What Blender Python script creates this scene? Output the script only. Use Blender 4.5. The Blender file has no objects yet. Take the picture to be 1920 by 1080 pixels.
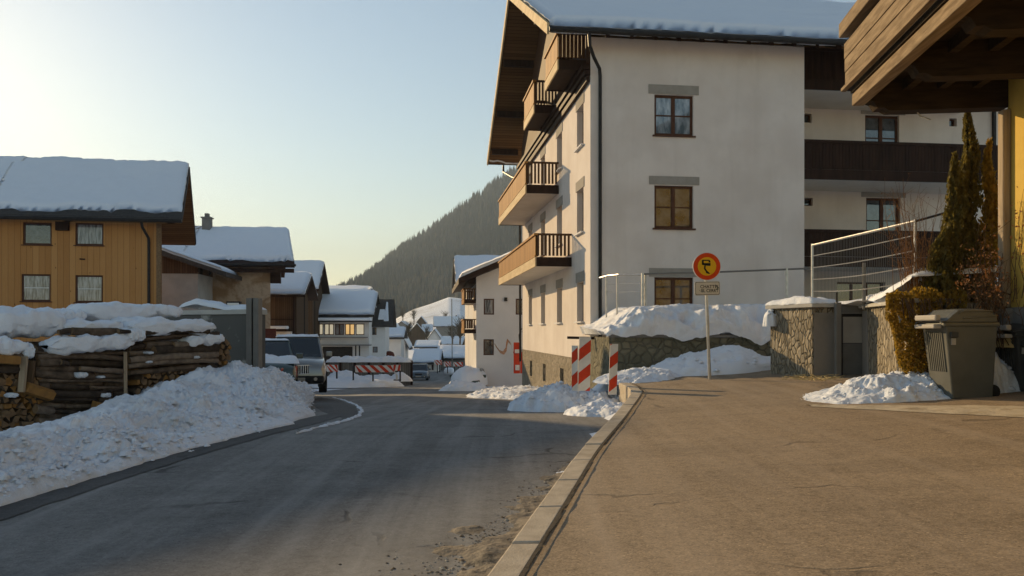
import bpy, math, random
import numpy as np
from mathutils import Vector, noise as mnoise

C = bpy.context.scene.collection
SC = bpy.context.scene
R = random.Random(11)
PI = math.pi

# ------------------------------------------------------------------ camera, sky, sun, exposure
F = 1494.0; CX = 960.0; HY = 620.0; EYE = 1.5
cam_d = bpy.data.cameras.new('camera'); cam = bpy.data.objects.new('camera', cam_d); C.objects.link(cam)
cam.location = (0, 0, EYE); cam.rotation_euler = (PI/2, 0, 0)
cam_d.sensor_width = 36; cam_d.lens = 36*F/1920; cam_d.shift_y = (HY-540)/1920
cam_d.clip_start = .1; cam_d.clip_end = 12000
SC.camera = cam
SUN_AZ = 38.0     # degrees to the left of the view axis
SUN_EL = 16.5
SUND = Vector((-math.sin(math.radians(SUN_AZ))*math.cos(math.radians(SUN_EL)),
               math.cos(math.radians(SUN_AZ))*math.cos(math.radians(SUN_EL)), math.sin(math.radians(SUN_EL))))
world = bpy.data.worlds.new('World'); SC.world = world; world.use_nodes = True
wn = world.node_tree; bg = wn.nodes['Background']
sky = wn.nodes.new('ShaderNodeTexSky'); sky.sky_type = 'NISHITA'; sky.sun_disc = False
sky.sun_elevation = math.radians(SUN_EL); sky.sun_rotation = math.radians(-SUN_AZ)
sky.air_density = 1.35; sky.dust_density = .42; sky.ozone_density = .7; sky.altitude = 900
wn.links.new(sky.outputs[0], bg.inputs[0]); bg.inputs[1].default_value = .088
sun_d = bpy.data.lights.new('sun', 'SUN'); sun = bpy.data.objects.new('sun', sun_d); C.objects.link(sun)
sun_d.energy = 4.7; sun_d.angle = math.radians(.35); sun_d.color = (1, .71, .37)
sun.rotation_euler = SUND.to_track_quat('Z', 'Y').to_euler(); sun.location = (-40, 50, 40)
SC.view_settings.view_transform = 'Standard'; SC.view_settings.look = 'None'
SC.view_settings.exposure = .58; SC.view_settings.gamma = 1

# ------------------------------------------------------------------ pixel helpers (photo pixels -> metres)
def W(px, py, Y): return Vector(((px-CX)/F*Y, Y, EYE+(HY-py)/F*Y))
def wx(px, Y): return (px-CX)/F*Y
def wz(py, Y): return EYE+(HY-py)/F*Y

class Fr:                                   # a plan frame: u to the right, v to the back
    def __init__(s, x, y, deg):
        a = math.radians(deg); s.o = (x, y); s.u = (math.cos(a), math.sin(a)); s.v = (-math.sin(a), math.cos(a))
    def p(s, u, v, z): return Vector((s.o[0]+u*s.u[0]+v*s.v[0], s.o[1]+u*s.u[1]+v*s.v[1], z))
    def uz(s, px, py, v=0):                 # where the pixel's ray meets the plane v
        k = (px-CX)/F; ox, oy = s.p(0, v, 0)[:2]
        u = (k*oy-ox)/(s.u[0]-k*s.u[1]); Y = oy+u*s.u[1]
        return u, wz(py, Y)
    def vz(s, px, py, u=0):                 # where the pixel's ray meets the plane u
        k = (px-CX)/F; ox, oy = s.p(u, 0, 0)[:2]
        v = (k*oy-ox)/(s.v[0]-k*s.v[1]); Y = oy+v*s.v[1]
        return v, wz(py, Y)

# ------------------------------------------------------------------ object helpers
ROOT = {}
def thing(name, label, cat, loc=(0, 0, 0), group=None, rotz=0):
    o = bpy.data.objects.new(name, None); C.objects.link(o); o.location = loc; o.rotation_euler = (0, 0, rotz)
    o.empty_display_size = .3
    o['label'] = label; o['category'] = cat
    if group: o['group'] = group
    ROOT[o.name] = Vector(loc)
    return o
def tag(o, label, cat, group=None, kind=None):
    o['label'] = label; o['category'] = cat
    if group: o['group'] = group
    if kind: o['kind'] = kind
    return o

class MB:
    def __init__(s): s.v = []; s.f = []; s.m = []
    def add(s, vs, fs, m=0):
        b = len(s.v); s.v += [tuple(v) for v in vs]; s.f += [tuple(b+i for i in f) for f in fs]; s.m += [m]*len(fs)
    def quad(s, a, b, c, d, m=0): s.add([a, b, c, d], [(0, 1, 2, 3)], m)
    def poly(s, pts, m=0): s.add(pts, [tuple(range(len(pts)))], m)
    def hexa(s, p, m=0):                    # 4 bottom, 4 top (counter-clockwise from above)
        s.add(p, [(3, 2, 1, 0), (4, 5, 6, 7), (0, 1, 5, 4), (1, 2, 6, 5), (2, 3, 7, 6), (3, 0, 4, 7)], m)
    def box(s, x0, x1, y0, y1, z0, z1, m=0):
        s.hexa([(x0, y0, z0), (x1, y0, z0), (x1, y1, z0), (x0, y1, z0), (x0, y0, z1), (x1, y0, z1), (x1, y1, z1), (x0, y1, z1)], m)
    def fbox(s, fr, u0, u1, v0, v1, z0, z1, m=0):
        p = fr.p; s.hexa([p(u0, v0, z0), p(u1, v0, z0), p(u1, v1, z0), p(u0, v1, z0), p(u0, v0, z1), p(u1, v0, z1), p(u1, v1, z1), p(u0, v1, z1)], m)
    def beam(s, a, b, w, h, m=0, up=(0, 0, 1)):
        a = Vector(a); b = Vector(b); d = (b-a).normalized(); up = Vector(up)
        if abs(d.dot(up)) > .95: up = Vector((0, 1, 0))
        x = d.cross(up).normalized()*w/2; y = x.cross(d).normalized()*h/2
        s.hexa([a-x-y, a+x-y, b+x-y, b-x-y, a-x+y, a+x+y, b+x+y, b-x+y], m)
    def tube(s, pts, r, n=8, m=0, mcap=None):
        pts = [Vector(p) for p in pts]; rs = r if isinstance(r, (list, tuple)) else [r]*len(pts)
        vs = []; pr = None
        for i, p in enumerate(pts):
            d = (pts[min(i+1, len(pts)-1)]-pts[max(i-1, 0)]).normalized()
            a = pr if pr is not None else (Vector((0, 0, 1)) if abs(d.z) < .9 else Vector((1, 0, 0)))
            x = (a-d*a.dot(d)).normalized(); pr = x; y = d.cross(x)
            for k in range(n):
                t = 2*PI*k/n; vs.append(p+(x*math.cos(t)+y*math.sin(t))*rs[i])
        fs = []
        for i in range(len(pts)-1):
            for k in range(n): fs.append((i*n+k, i*n+(k+1) % n, (i+1)*n+(k+1) % n, (i+1)*n+k))
        b = len(s.v); s.add(vs, fs, m)
        mc = m if mcap is None else mcap
        s.f.append(tuple(b+k for k in reversed(range(n)))); s.m.append(mc)
        s.f.append(tuple(b+(len(pts)-1)*n+k for k in range(n))); s.m.append(mc)
    def grid(s, P, m=0):                    # P[i][j] points
        ni = len(P); nj = len(P[0]); vs = [p for row in P for p in row]
        s.add(vs, [(i*nj+j, (i+1)*nj+j, (i+1)*nj+j+1, i*nj+j+1) for i in range(ni-1) for j in range(nj-1)], m)
    def build(s, name, mats, parent=None, smooth=False, bevel=0, local=False):
        me = bpy.data.meshes.new(name)
        off = Vector((0, 0, 0))
        if parent is not None and not local: off = ROOT[parent.name]
        vs = [(v[0]-off[0], v[1]-off[1], v[2]-off[2]) for v in s.v]
        me.from_pydata(vs, [], s.f)
        if not isinstance(mats, (list, tuple)): mats = [mats]
        for mt in mats: me.materials.append(mt)
        me.polygons.foreach_set('material_index', s.m)
        if smooth: me.polygons.foreach_set('use_smooth', [True]*len(s.f))
        me.update()
        o = bpy.data.objects.new(name, me); C.objects.link(o)
        if parent is not None: o.parent = parent
        ROOT[o.name] = off
        if bevel:
            md = o.modifiers.new('bevel', 'BEVEL'); md.width = bevel; md.segments = 2; md.limit_method = 'ANGLE'; md.angle_limit = .6
        return o
def copy_tree(o, parent=None):
    c = o.copy(); C.objects.link(c); c.parent = parent
    for ch in list(o.children): copy_tree(ch, c)
    return c
def struct(o): o['kind'] = 'structure'; return o

def fbm(x, y, z=0.0, oct=4, lac=2.1, gain=.5):
    a = 1; t = 0
    for i in range(oct):
        t += a*mnoise.noise((x, y, z)); x *= lac; y *= lac; z *= lac; a *= gain
    return t
def lump(x, y, z=0.0):                      # billowy lumps, 0..1
    return 1-abs(mnoise.noise((x, y, z)))*2
def sstep(a, b, x):
    t = min(1, max(0, (x-a)/(b-a))); return t*t*(3-2*t)

# ------------------------------------------------------------------ materials
class NT:
    def __init__(s, name):
        s.m = bpy.data.materials.new(name); s.m.use_nodes = True; s.t = s.m.node_tree; s.b = s.t.nodes['Principled BSDF']
        s.pos = s.t.nodes.new('ShaderNodeNewGeometry').outputs['Position']
    def n(s, typ, **kw):
        nd = s.t.nodes.new('ShaderNode'+typ)
        for k, v in kw.items(): setattr(nd, k, v)
        return nd
    def lk(s, a, b): s.t.links.new(a, b)
    def map(s, src, sc=(1, 1, 1), rot=(0, 0, 0)):
        nd = s.n('Mapping'); nd.inputs['Scale'].default_value = sc; nd.inputs['Rotation'].default_value = rot; s.lk(src, nd.inputs[0]); return nd.outputs[0]
    def noise(s, src, scale, detail=5, rough=.55, dist=0):
        nd = s.n('TexNoise'); s.lk(src, nd.inputs['Vector']); nd.inputs['Scale'].default_value = scale
        nd.inputs['Detail'].default_value = detail; nd.inputs['Roughness'].default_value = rough; nd.inputs['Distortion'].default_value = dist; return nd.outputs['Fac']
    def voro(s, src, scale, feat='F1', out='Distance'):
        nd = s.n('TexVoronoi'); nd.feature = feat; s.lk(src, nd.inputs['Vector']); nd.inputs['Scale'].default_value = scale; return nd.outputs[out]
    def ramp(s, src, stops):
        nd = s.n('ValToRGB'); el = nd.color_ramp.elements
        while len(el) < len(stops): el.new(.5)
        for e, (p, c) in zip(el, stops):
            e.position = p; e.color = (c, c, c, 1) if isinstance(c, (int, float)) else (*c, 1)
        s.lk(src, nd.inputs[0]); return nd.outputs[0]
    def mix(s, fac, a, b, mode='MIX'):
        nd = s.n('Mix'); nd.data_type = 'RGBA'; nd.blend_type = mode
        for i, x in ((0, fac), (6, a), (7, b)):
            if hasattr(x, 'type') and hasattr(x, 'links'): s.lk(x, nd.inputs[i])
            elif isinstance(x, (int, float)) and i == 0: nd.inputs[i].default_value = x
            else: nd.inputs[i].default_value = (*x, 1) if len(x) == 3 else x
        return nd.outputs[2]
    def math(s, op, a, b=0, c=0):
        nd = s.n('Math'); nd.operation = op
        for i, x in ((0, a), (1, b), (2, c)):
            if hasattr(x, 'links'): s.lk(x, nd.inputs[i])
            else: nd.inputs[i].default_value = x
        return nd.outputs[0]
    def dot(s, src, vec):
        nd = s.n('VectorMath'); nd.operation = 'DOT_PRODUCT'; s.lk(src, nd.inputs[0]); nd.inputs[1].default_value = vec; return nd.outputs['Value']
    def bump(s, h, strength=.3, dist=.02, nrm=None):
        nd = s.n('Bump'); nd.inputs['Strength'].default_value = strength; nd.inputs['Distance'].default_value = dist; s.lk(h, nd.inputs['Height'])
        if nrm: s.lk(nrm, nd.inputs['Normal'])
        s.lk(nd.outputs[0], s.b.inputs['Normal']); return nd.outputs[0]
    def col(s, c):
        if hasattr(c, 'links'): s.lk(c, s.b.inputs['Base Color'])
        else: s.b.inputs['Base Color'].default_value = (*c, 1)
    def set(s, rough=None, spec=None, metal=None, ior=None):
        if rough is not None:
            if hasattr(rough, 'links'): s.lk(rough, s.b.inputs['Roughness'])
            else: s.b.inputs['Roughness'].default_value = rough
        if spec is not None: s.b.inputs['Specular IOR Level'].default_value = spec
        if metal is not None: s.b.inputs['Metallic'].default_value = metal
        if ior is not None: s.b.inputs['IOR'].default_value = ior

def pm(name, c1, c2=None, scale=4, rough=.8, bump=.15, bscale=40, bdist=.01, spec=.12, metal=0, st=(1, 1, 1), lo=.35, hi=.65):
    t = NT(name); src = t.map(t.pos, st)
    if c2 is None: t.col(c1)
    else: t.col(t.mix(t.ramp(t.noise(src, scale), [(lo, 0), (hi, 1)]), c1, c2))
    t.set(rough, spec, metal)
    if bump: t.bump(t.noise(src, bscale), bump, bdist)
    return t.m

def m_planks(name, c1, c2, dirv, width, rough=.75, grain=(1, 1, .08), gap=.06, bump=.5, knots=False):
    t = NT(name); u = t.math('DIVIDE', t.dot(t.pos, dirv), width)
    fr = t.math('FRACT', u); idx = t.math('FLOOR', u)
    wn_ = t.n('TexWhiteNoise'); wn_.noise_dimensions = '1D'; t.lk(idx, wn_.inputs['W'])
    g = t.noise(t.map(t.pos, grain), 22, 6, .6, .6)
    f = t.math('ADD', t.math('MULTIPLY', wn_.outputs['Value'], .5), t.math('MULTIPLY', g, .55))
    c = t.mix(t.ramp(f, [(.2, 0), (.85, 1)]), c1, c2)
    if knots:
        k = t.voro(t.map(t.pos, (1, 1, .45)), 2.6)
        c = t.mix(t.ramp(k, [(.035, 1), (.07, 0)]), c, tuple(x*.25 for x in c1))
    edge = t.math('MINIMUM', fr, t.math('SUBTRACT', 1.0, fr))
    ge = t.ramp(edge, [(gap*.4, 0), (gap, 1)])
    c = t.mix(ge, tuple(x*.18 for x in c1), c)
    t.col(c); t.set(rough, .05)
    t.bump(t.math('ADD', ge, t.math('MULTIPLY', g, .25)), bump, .012)
    return t.m

def m_stone(name, c1, c2, mortar, scale=5, st=(1, 1, 1), bump=.9):
    t = NT(name); p0 = t.map(t.pos, st)
    wob = t.n('TexNoise'); wob.inputs['Scale'].default_value = 3; t.lk(p0, wob.inputs['Vector'])
    ad = t.n('VectorMath'); ad.operation = 'MULTIPLY_ADD'; t.lk(wob.outputs['Color'], ad.inputs[0]); ad.inputs[1].default_value = (.16, .16, .16); t.lk(p0, ad.inputs[2])
    p = ad.outputs[0]
    e = t.voro(p, scale, 'DISTANCE_TO_EDGE'); cc = t.voro(p, scale, 'F1', 'Color')
    sep = t.n('SeparateColor'); t.lk(cc, sep.inputs[0])
    fac = t.math('ADD', t.math('MULTIPLY', sep.outputs[0], .65), t.math('MULTIPLY', t.noise(t.pos, 18, 6), .45))
    c = t.mix(t.ramp(fac, [(.25, 0), (.85, 1)]), c1, c2)
    mk = t.ramp(e, [(.012, 0), (.07, 1)])
    t.col(t.mix(mk, mortar, c)); t.set(.92, .08)
    t.bump(t.math('ADD', t.ramp(e, [(0, 0), (.16, 1)]), t.math('MULTIPLY', t.noise(t.pos, 30, 5), .35)), bump, .035)
    return t.m

def m_snow(name, dirt=0.0, dirtcol=(.30, .24, .17), scale=1.6, base=(.79, .83, .89), bump=.6):
    t = NT(name)
    n1 = t.noise(t.pos, 2.2, 8, .62); n2 = t.noise(t.pos, 34, 4, .6)
    c = t.mix(n1, tuple(x*.93 for x in base), base)
    if dirt:
        d = t.noise(t.pos, scale, 9, .68, .4)
        sp = t.ramp(t.noise(t.pos, 60, 3, .7), [(.60, 0), (.72, 1)])
        fac = t.math('ADD', t.math('MULTIPLY', t.ramp(d, [(.48, 0), (.75, 1)]), dirt), t.math('MULTIPLY', sp, dirt*.35))
        c = t.mix(fac, c, dirtcol)
    t.col(c); t.set(.75, .25)
    t.bump(t.math('ADD', n1, t.math('MULTIPLY', n2, .22)), bump, .07)
    return t.m

def m_asphalt(name, c1, c2, crack=.7, grain=.5, dirtc=None):
    t = NT(name)
    big = t.noise(t.map(t.pos, (1, .45, 1)), .55, 6, .6); mid = t.noise(t.pos, 5, 6, .65)
    f = t.math('ADD', t.math('MULTIPLY', big, .65), t.math('MULTIPLY', mid, .4))
    c = t.mix(t.ramp(f, [(.38, 0), (.68, 1)]), c1, c2)
    v = t.n('TexVoronoi'); v.inputs['Scale'].default_value = 95; t.lk(t.pos, v.inputs['Vector'])
    sp = t.n('SeparateColor'); t.lk(v.outputs['Color'], sp.inputs[0])
    g = t.ramp(sp.outputs[0], [(0, .62), (.8, 1.08), (.97, 1.1), (1, 1.7)])
    c = t.mix(grain, c, t.mix(1.0, c, g, 'MULTIPLY'))
    mo = t.ramp(t.noise(t.pos, 17, 5, .7), [(.34, .72), (.5, 1.0), (.68, 1.16)]); c = t.mix(.8, c, t.mix(1.0, c, mo, 'MULTIPLY'))
    st = t.ramp(t.noise(t.map(t.pos, (.35, 1.0, 1)), 1.1, 7, .62, .8), [(.36, .74), (.52, 1.0)]); c = t.mix(.7, c, t.mix(1.0, c, st, 'MULTIPLY'))
    fl = t.ramp(t.noise(t.pos, 46, 2, .5), [(.29, .35), (.33, 1.0)]); c = t.mix(.8, c, t.mix(1.0, c, fl, 'MULTIPLY'))
    wob = t.n('TexNoise'); wob.inputs['Scale'].default_value = 1.3; wob.inputs['Detail'].default_value = 7; t.lk(t.pos, wob.inputs['Vector'])
    ad = t.n('VectorMath'); ad.operation = 'MULTIPLY_ADD'; t.lk(wob.outputs['Color'], ad.inputs[0]); ad.inputs[1].default_value = (1.0, 1.0, 0); t.lk(t.pos, ad.inputs[2])
    e = t.voro(t.map(ad.outputs[0], (.8, 1.3, .01)), .42, 'DISTANCE_TO_EDGE')
    ck = t.math('MULTIPLY', t.ramp(e, [(.004, 1), (.012, 0)]), t.ramp(t.noise(t.pos, .9, 3), [(.52, 0), (.60, 1)]))
    pt = t.ramp(t.noise(t.map(t.pos, (.7, 1.6, 1)), 2.4, 8, .72), [(.66, 0), (.70, 1)])
    c = t.mix(t.math('MULTIPLY', ck, crack), c, tuple(x*.25 for x in c1))
    c = t.mix(t.math('MULTIPLY', pt, crack*.55), c, tuple(x*.35 for x in c1))
    t.col(c); t.set(.85, .22)
    h = t.math('SUBTRACT', t.math('ADD', t.math('MULTIPLY', sp.outputs[0], .35), mid), t.math('MULTIPLY', ck, 1.2))
    t.bump(h, .45, .012)
    return t.m

def m_leaf(name, c1, c2, trans=.35):
    t = NT(name)
    oi = t.n('ObjectInfo'); g = t.noise(t.pos, 9, 4)
    c = t.mix(t.ramp(g, [(.3, 0), (.7, 1)]), c1, c2); t.col(c); t.set(.6, .3)
    tr = t.n('BsdfTranslucent'); t.lk(c, tr.inputs[0]); mx = t.n('MixShader'); mx.inputs[0].default_value = trans
    out = t.t.nodes['Material Output']; t.lk(t.b.outputs[0], mx.inputs[1]); t.lk(tr.outputs[0], mx.inputs[2]); t.lk(mx.outputs[0], out.inputs[0])
    return t.m

def m_glass(name, c1=(.02, .025, .03), c2=(.10, .11, .12), scale=3, ior=1.9, st=(1, 1, 1), lo=.35, hi=.7):
    t = NT(name); g = t.noise(t.map(t.pos, st), scale, 3)
    t.col(t.mix(t.ramp(g, [(lo, 0), (hi, 1)]), c1, c2)); t.set(.04, .5, 0, ior)
    t.bump(t.noise(t.pos, 1.2, 1), .03, .05)
    return t.m
def m_emit(name, c, e):
    t = NT(name); g = t.noise(t.map(t.pos, (1, 1, .6)), 1.7, 2); cc = t.mix(g, tuple(x*.55 for x in c), c)
    t.col(tuple(x*.3 for x in c)); t.lk(cc, t.b.inputs['Emission Color']); t.b.inputs['Emission Strength'].default_value = e; t.set(.2, .5)
    return t.m
def m_paint(name, c, rough=.3, coat=.6, metal=0, dirt=.25):
    t = NT(name); g = t.noise(t.pos, 3.5, 7, .65); c2 = tuple(x*.6+.05 for x in c)
    t.col(t.mix(t.ramp(g, [(.45, 0), (.8, dirt)]), c, c2)); t.set(rough, .5, metal); t.b.inputs['Coat Weight'].default_value = coat; t.b.inputs['Coat Roughness'].default_value = .08
    return t.m
def m_stain(name, c1, c2, c3):
    t = NT(name); g = t.noise(t.pos, .55, 7, .6, .5); h = t.noise(t.pos, 3.5, 6, .65)
    c = t.mix(t.ramp(g, [(.44, 0), (.52, 1)]), c1, c2); c = t.mix(t.ramp(h, [(.5, 0), (.75, .6)]), c, c3); t.col(c); t.set(.92, .2)
    t.bump(t.noise(t.pos, 26, 6), .3, .012); return t.m

U7 = (.992, .125, 0)
M = {}
M['snow'] = m_snow('snow')
M['snow_roof'] = m_snow('roof snow', bump=.35)
M['snow_dirty'] = m_snow('dirty snow', .55, (.34, .28, .21), 1.5)
M['snow_bank'] = m_snow('ploughed snow', .50, (.44, .37, .29), 1.3, base=(.82, .84, .88), bump=.8)
M['snow_brown'] = m_snow('gritty snow', .9, (.34, .27, .18), 2.2, bump=.9)
M['field'] = m_snow('snow field', .75, (.25, .2, .15), .025)
M['road'] = m_asphalt('road asphalt', (.15, .145, .14), (.235, .23, .22), .75, .5)
def add_streaks(mat, dirv, c, amt):
    nt = mat.node_tree; b = nt.nodes['Principled BSDF']; src = b.inputs['Base Color'].links[0].from_socket; t = NT.__new__(NT); t.m = mat; t.t = nt; t.b = b; t.pos = nt.nodes.new('ShaderNodeNewGeometry').outputs['Position']
    p = t.map(t.pos, (1.6, .09, 1), (0, 0, dirv)); n = t.ramp(t.noise(p, 1.5, 6, .62, .3), [(.46, 0), (.72, amt)]); t.col(t.mix(n, src, c))
M['bay'] = m_asphalt('bay asphalt', (.075, .073, .072), (.11, .108, .105), .5, .5)
M['pave'] = m_asphalt('pavement asphalt', (.265, .20, .132), (.345, .262, .172), .5, .8)
add_streaks(M['road'], .20, (.34, .335, .32), .55); add_streaks(M['pave'], -.5, (.42, .34, .255), .4)
M['kerb'] = pm('kerb stone', (.40, .34, .26), (.52, .45, .35), 6, .9, .5, 50, .01)
M['plaster'] = pm('white render', (.66, .585, .52), (.74, .67, .605), .8, .93, .4, 45, .006)
pl_ = M['plaster']; _t = NT.__new__(NT); _t.m = pl_; _t.t = pl_.node_tree; _t.b = pl_.node_tree.nodes['Principled BSDF']; _t.pos = pl_.node_tree.nodes.new('ShaderNodeNewGeometry').outputs['Position']
_src = _t.b.inputs['Base Color'].links[0].from_socket
_n = _t.ramp(_t.noise(_t.map(_t.pos, (2.4, 2.4, .16)), 1.0, 7, .66, .2), [(.50, 0), (.74, .28)]); _n2 = _t.ramp(_t.noise(_t.pos, 1.7, 8, .7), [(.52, 0), (.70, .35)])
_t.col(_t.mix(_n2, _t.mix(_n, _src, (.54, .475, .41)), (.60, .54, .48)))
M['plaster2'] = pm('grey white render', (.66, .64, .62), (.72, .70, .68), .9, .93, .25, 60, .006)
M['annexgrey'] = pm('old grey annex plaster', (.32, .34, .335), (.40, .41, .40), 1.1, .93, .3, 40, .008)
M['trim'] = pm('grey lintel paint', (.30, .275, .235), (.34, .31, .27), 5, .9, .2, 60, .004)
M['ceil'] = pm('soffit render', (.66, .60, .52), (.72, .66, .58), 2, .9, .2, 40, .005)
M['brown'] = m_planks('dark stained wood', (.035, .018, .010), (.075, .038, .020), (.992, .125, .0), .14, .6)
M['brownx'] = pm('dark brown wood', (.022, .011, .007), (.042, .021, .013), 7, .65, .35, 20, .008, st=(1, 1, .15))
M['soffit'] = m_planks('wood soffit boards', (.11, .058, .025), (.19, .105, .045), (-.125, .992, 0), .16, .7, (.08, 1, 1))
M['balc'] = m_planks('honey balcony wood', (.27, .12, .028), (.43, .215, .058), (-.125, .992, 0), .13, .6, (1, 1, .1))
M['shaded_endwood'] = pm('shade-darkened end slats', (.065, .035, .018), (.11, .06, .03), 7, .7, .35, 20, .008, st=(1, 1, .15))  # balcony wood again, the shade on its end faces painted into the colour
M['fascia'] = pm('weathered fascia wood', (.46, .33, .18), (.60, .46, .27), 3, .75, .4, 14, .006, st=(2, .2, 2))
M['larch'] = m_planks('larch cladding', (.40, .185, .06), (.53, .275, .10), (.981, .19, 0), .30, .75, (1, 1, .06), .022, .4, True)
M['oldwood'] = m_planks('old dark cladding', (.07, .045, .028), (.12, .078, .046), U7, .18, .85)
M['winframe'] = pm('dark window frame', (.075, .032, .018), (.10, .045, .026), 6, .5, .1)
M['stone'] = m_stone('rubble stone', (.25, .215, .16), (.36, .31, .24), (.22, .19, .145), 7.5, (1, 1, .6))
M['stone2'] = m_stone('tall rubble stone', (.22, .19, .14), (.38, .33, .25), (.17, .145, .105), 10.5, (1, 1, .5), 1.0)
M['stone3'] = m_stone('mossy block stone', (.14, .13, .09), (.22, .20, .14), (.13, .12, .09), 4.6, (1, 1, 1.1))
M['render_stone'] = m_stain('smeared grey mortar', (.27, .25, .225), (.21, .195, .17), (.34, .29, .23))
M['stain'] = m_stain('stained old plaster', (.30, .205, .115), (.46, .36, .25), (.22, .16, .10))
M['conc'] = pm('grey concrete', (.17, .165, .155), (.22, .21, .195), 2.2, .9, .3, 40, .008)
M['blotch'] = pm('blotchy grey wall', (.115, .112, .102), (.33, .32, .29), 2.4, .9, .3, 40, .008, lo=.60, hi=.66)
M['cap'] = pm('pale stone cap', (.42, .41, .38), (.50, .48, .44), 3, .9, .3, 40, .006)
M['tile'] = pm('dark roof tile', (.045, .042, .040), (.075, .068, .062), 9, .8, .5, 22, .02)
M['dark'] = pm('dark metal', (.025, .023, .022), (.04, .036, .033), 5, .45, .1, metal=.3)
M['steel'] = pm('galvanised steel', (.42, .41, .39), (.55, .53, .50), 9, .38, .1, metal=.85)
M['grey_metal'] = pm('painted grey metal', (.16, .155, .145), (.19, .185, .17), 4, .5, .08)
M['pale_panel'] = pm('pale metal panel', (.36, .335, .295), (.41, .385, .34), 3, .55, .06)
M['plastic'] = pm('grey bin plastic', (.075, .078, .066), (.10, .10, .084), 3, .42, .08, 80, .002, spec=.5)
M['plasticd'] = pm('dark bin plastic', (.045, .048, .048), (.06, .062, .06), 3, .5, .08, 80, .002)
M['rubber'] = pm('rubber', (.015, .015, .015), (.025, .025, .025), 9, .8, .1)
M['red'] = pm('red sheeting', (.62, .055, .02), (.52, .05, .02), 6, .45, .05)
M['white'] = pm('white sheeting', (.72, .69, .64), (.64, .61, .56), 6, .5, .05)
M['signred'] = pm('sign red', (.68, .07, .01), (.62, .06, .01), 8, .4, 0)
M['signyellow'] = pm('sign yellow', (.78, .44, .015), (.72, .40, .015), 8, .4, 0)
M['signblack'] = pm('sign black', (.015, .015, .012), None, rough=.5, bump=0)
M['signplate'] = pm('sign plate', (.66, .58, .45), (.60, .52, .40), 8, .5, 0)
M['bark'] = pm('log bark', (.075, .055, .040), (.17, .125, .09), 9, .9, .8, 26, .012, st=(1, 1, 1))
M['bark_pale'] = pm('pale bark', (.13, .10, .075), (.25, .19, .14), 9, .9, .8, 26, .012)
M['bark_dark'] = pm('dark bark', (.035, .026, .02), (.085, .062, .045), 9, .9, .8, 26, .012)
M['cut'] = pm('cut wood', (.25, .16, .085), (.15, .095, .055), 12, .85, .4, 40, .006)
M['cut2'] = pm('fresh split wood', (.33, .17, .05), (.22, .115, .04), 10, .8, .4, 30, .006)
M['yellow'] = m_stain('yellow render', (.56, .385, .085), (.52, .355, .075), (.44, .30, .06))
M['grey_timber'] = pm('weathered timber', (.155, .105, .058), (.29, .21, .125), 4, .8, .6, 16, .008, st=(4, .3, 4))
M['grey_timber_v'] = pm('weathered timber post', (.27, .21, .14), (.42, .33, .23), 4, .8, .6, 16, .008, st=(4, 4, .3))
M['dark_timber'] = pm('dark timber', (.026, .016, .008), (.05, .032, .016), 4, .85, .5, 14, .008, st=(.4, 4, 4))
M['glass'] = m_glass('window glass')
M['glass_curtain'] = m_glass('curtained glass', (.08, .085, .09), (.34, .35, .36), 5, 1.7, (3, 3, .35), .35, .65)
M['glass_blue'] = m_glass('pale curtained glass', (.10, .13, .15), (.36, .40, .43), 3.2, 1.8, (2.2, 1, .8), .35, .7)
M['glass_dark'] = m_glass('dark glass', (.012, .014, .015), (.035, .04, .042), 2, 1.8)
M['carglass'] = m_glass('car glass', (.012, .016, .018), (.05, .06, .065), 2.2, 1.7, lo=.5, hi=.8)
M['glow'] = m_emit('warm lit window', (1.0, .62, .24), .55)
M['paleglow'] = m_emit('pale lit window', (.9, .78, .55), .40)
M['cypress'] = m_leaf('cypress scales', (.095, .080, .02), (.23, .18, .04), .5)
M['ivy'] = m_leaf('ivy leaves', (.20, .135, .018), (.46, .29, .04), .55)
M['dryleaf'] = m_leaf('dry leaves', (.20, .085, .03), (.38, .19, .08), .3)
M['twig'] = pm('dry twig', (.20, .095, .035), (.30, .15, .06), 8, .8, .2)
M['stem'] = pm('brown stem', (.07, .045, .025), (.11, .07, .04), 8, .9, .3)
M['forest'] = pm('spruce forest', (.010, .018, .021), (.022, .034, .036), .02, .95, 0)
M['brownwood'] = pm('bare larch wood', (.06, .05, .035), (.10, .08, .055), .03, .95, 0)
M['hillside'] = pm('forest floor', (.025, .032, .033), (.16, .17, .18), .012, .95, 0, lo=.5, hi=.75)
M['grit'] = pm('road grit', (.11, .085, .058), (.24, .19, .135), 14, .95, .5, 60, .01)
M['silver'] = m_paint('champagne car paint', (.27, .275, .265), .32, .6, .45)
M['green'] = m_paint('dark green car paint', (.03, .055, .05), .3, .6)
M['bluepaint'] = m_paint('slate blue car paint', (.07, .10, .13), .3, .6, .3)
M['orange'] = m_paint('orange red paint', (.36, .04, .016), .35, .5)
M['chrome'] = pm('chrome', (.6, .6, .6), None, rough=.15, bump=0, metal=1)
M['lamp'] = m_glass('headlamp glass', (.45, .40, .33), (.7, .62, .5), 9, 1.6)
M['blackplastic'] = pm('black plastic', (.02, .02, .02), (.03, .03, .03), 5, .5, .05)
M['rope'] = pm('faded tape', (.45, .20, .10), (.55, .36, .24), 12, .7, .1)
M['redbrown'] = pm('red brown boards', (.10, .028, .018), (.13, .04, .025), 5, .8, .3)
M['curtain'] = pm('curtain cloth', (.6, .6, .58), (.7, .7, .68), 5, .9, .2)
M['fencewood'] = m_planks('grey fence boards', (.13, .12, .105), (.20, .185, .16), (1, 0, 0), .16, .85)
M['straw'] = pm('yellow straw', (.42, .31, .13), (.50, .38, .18), 20, .9, .5)

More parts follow.
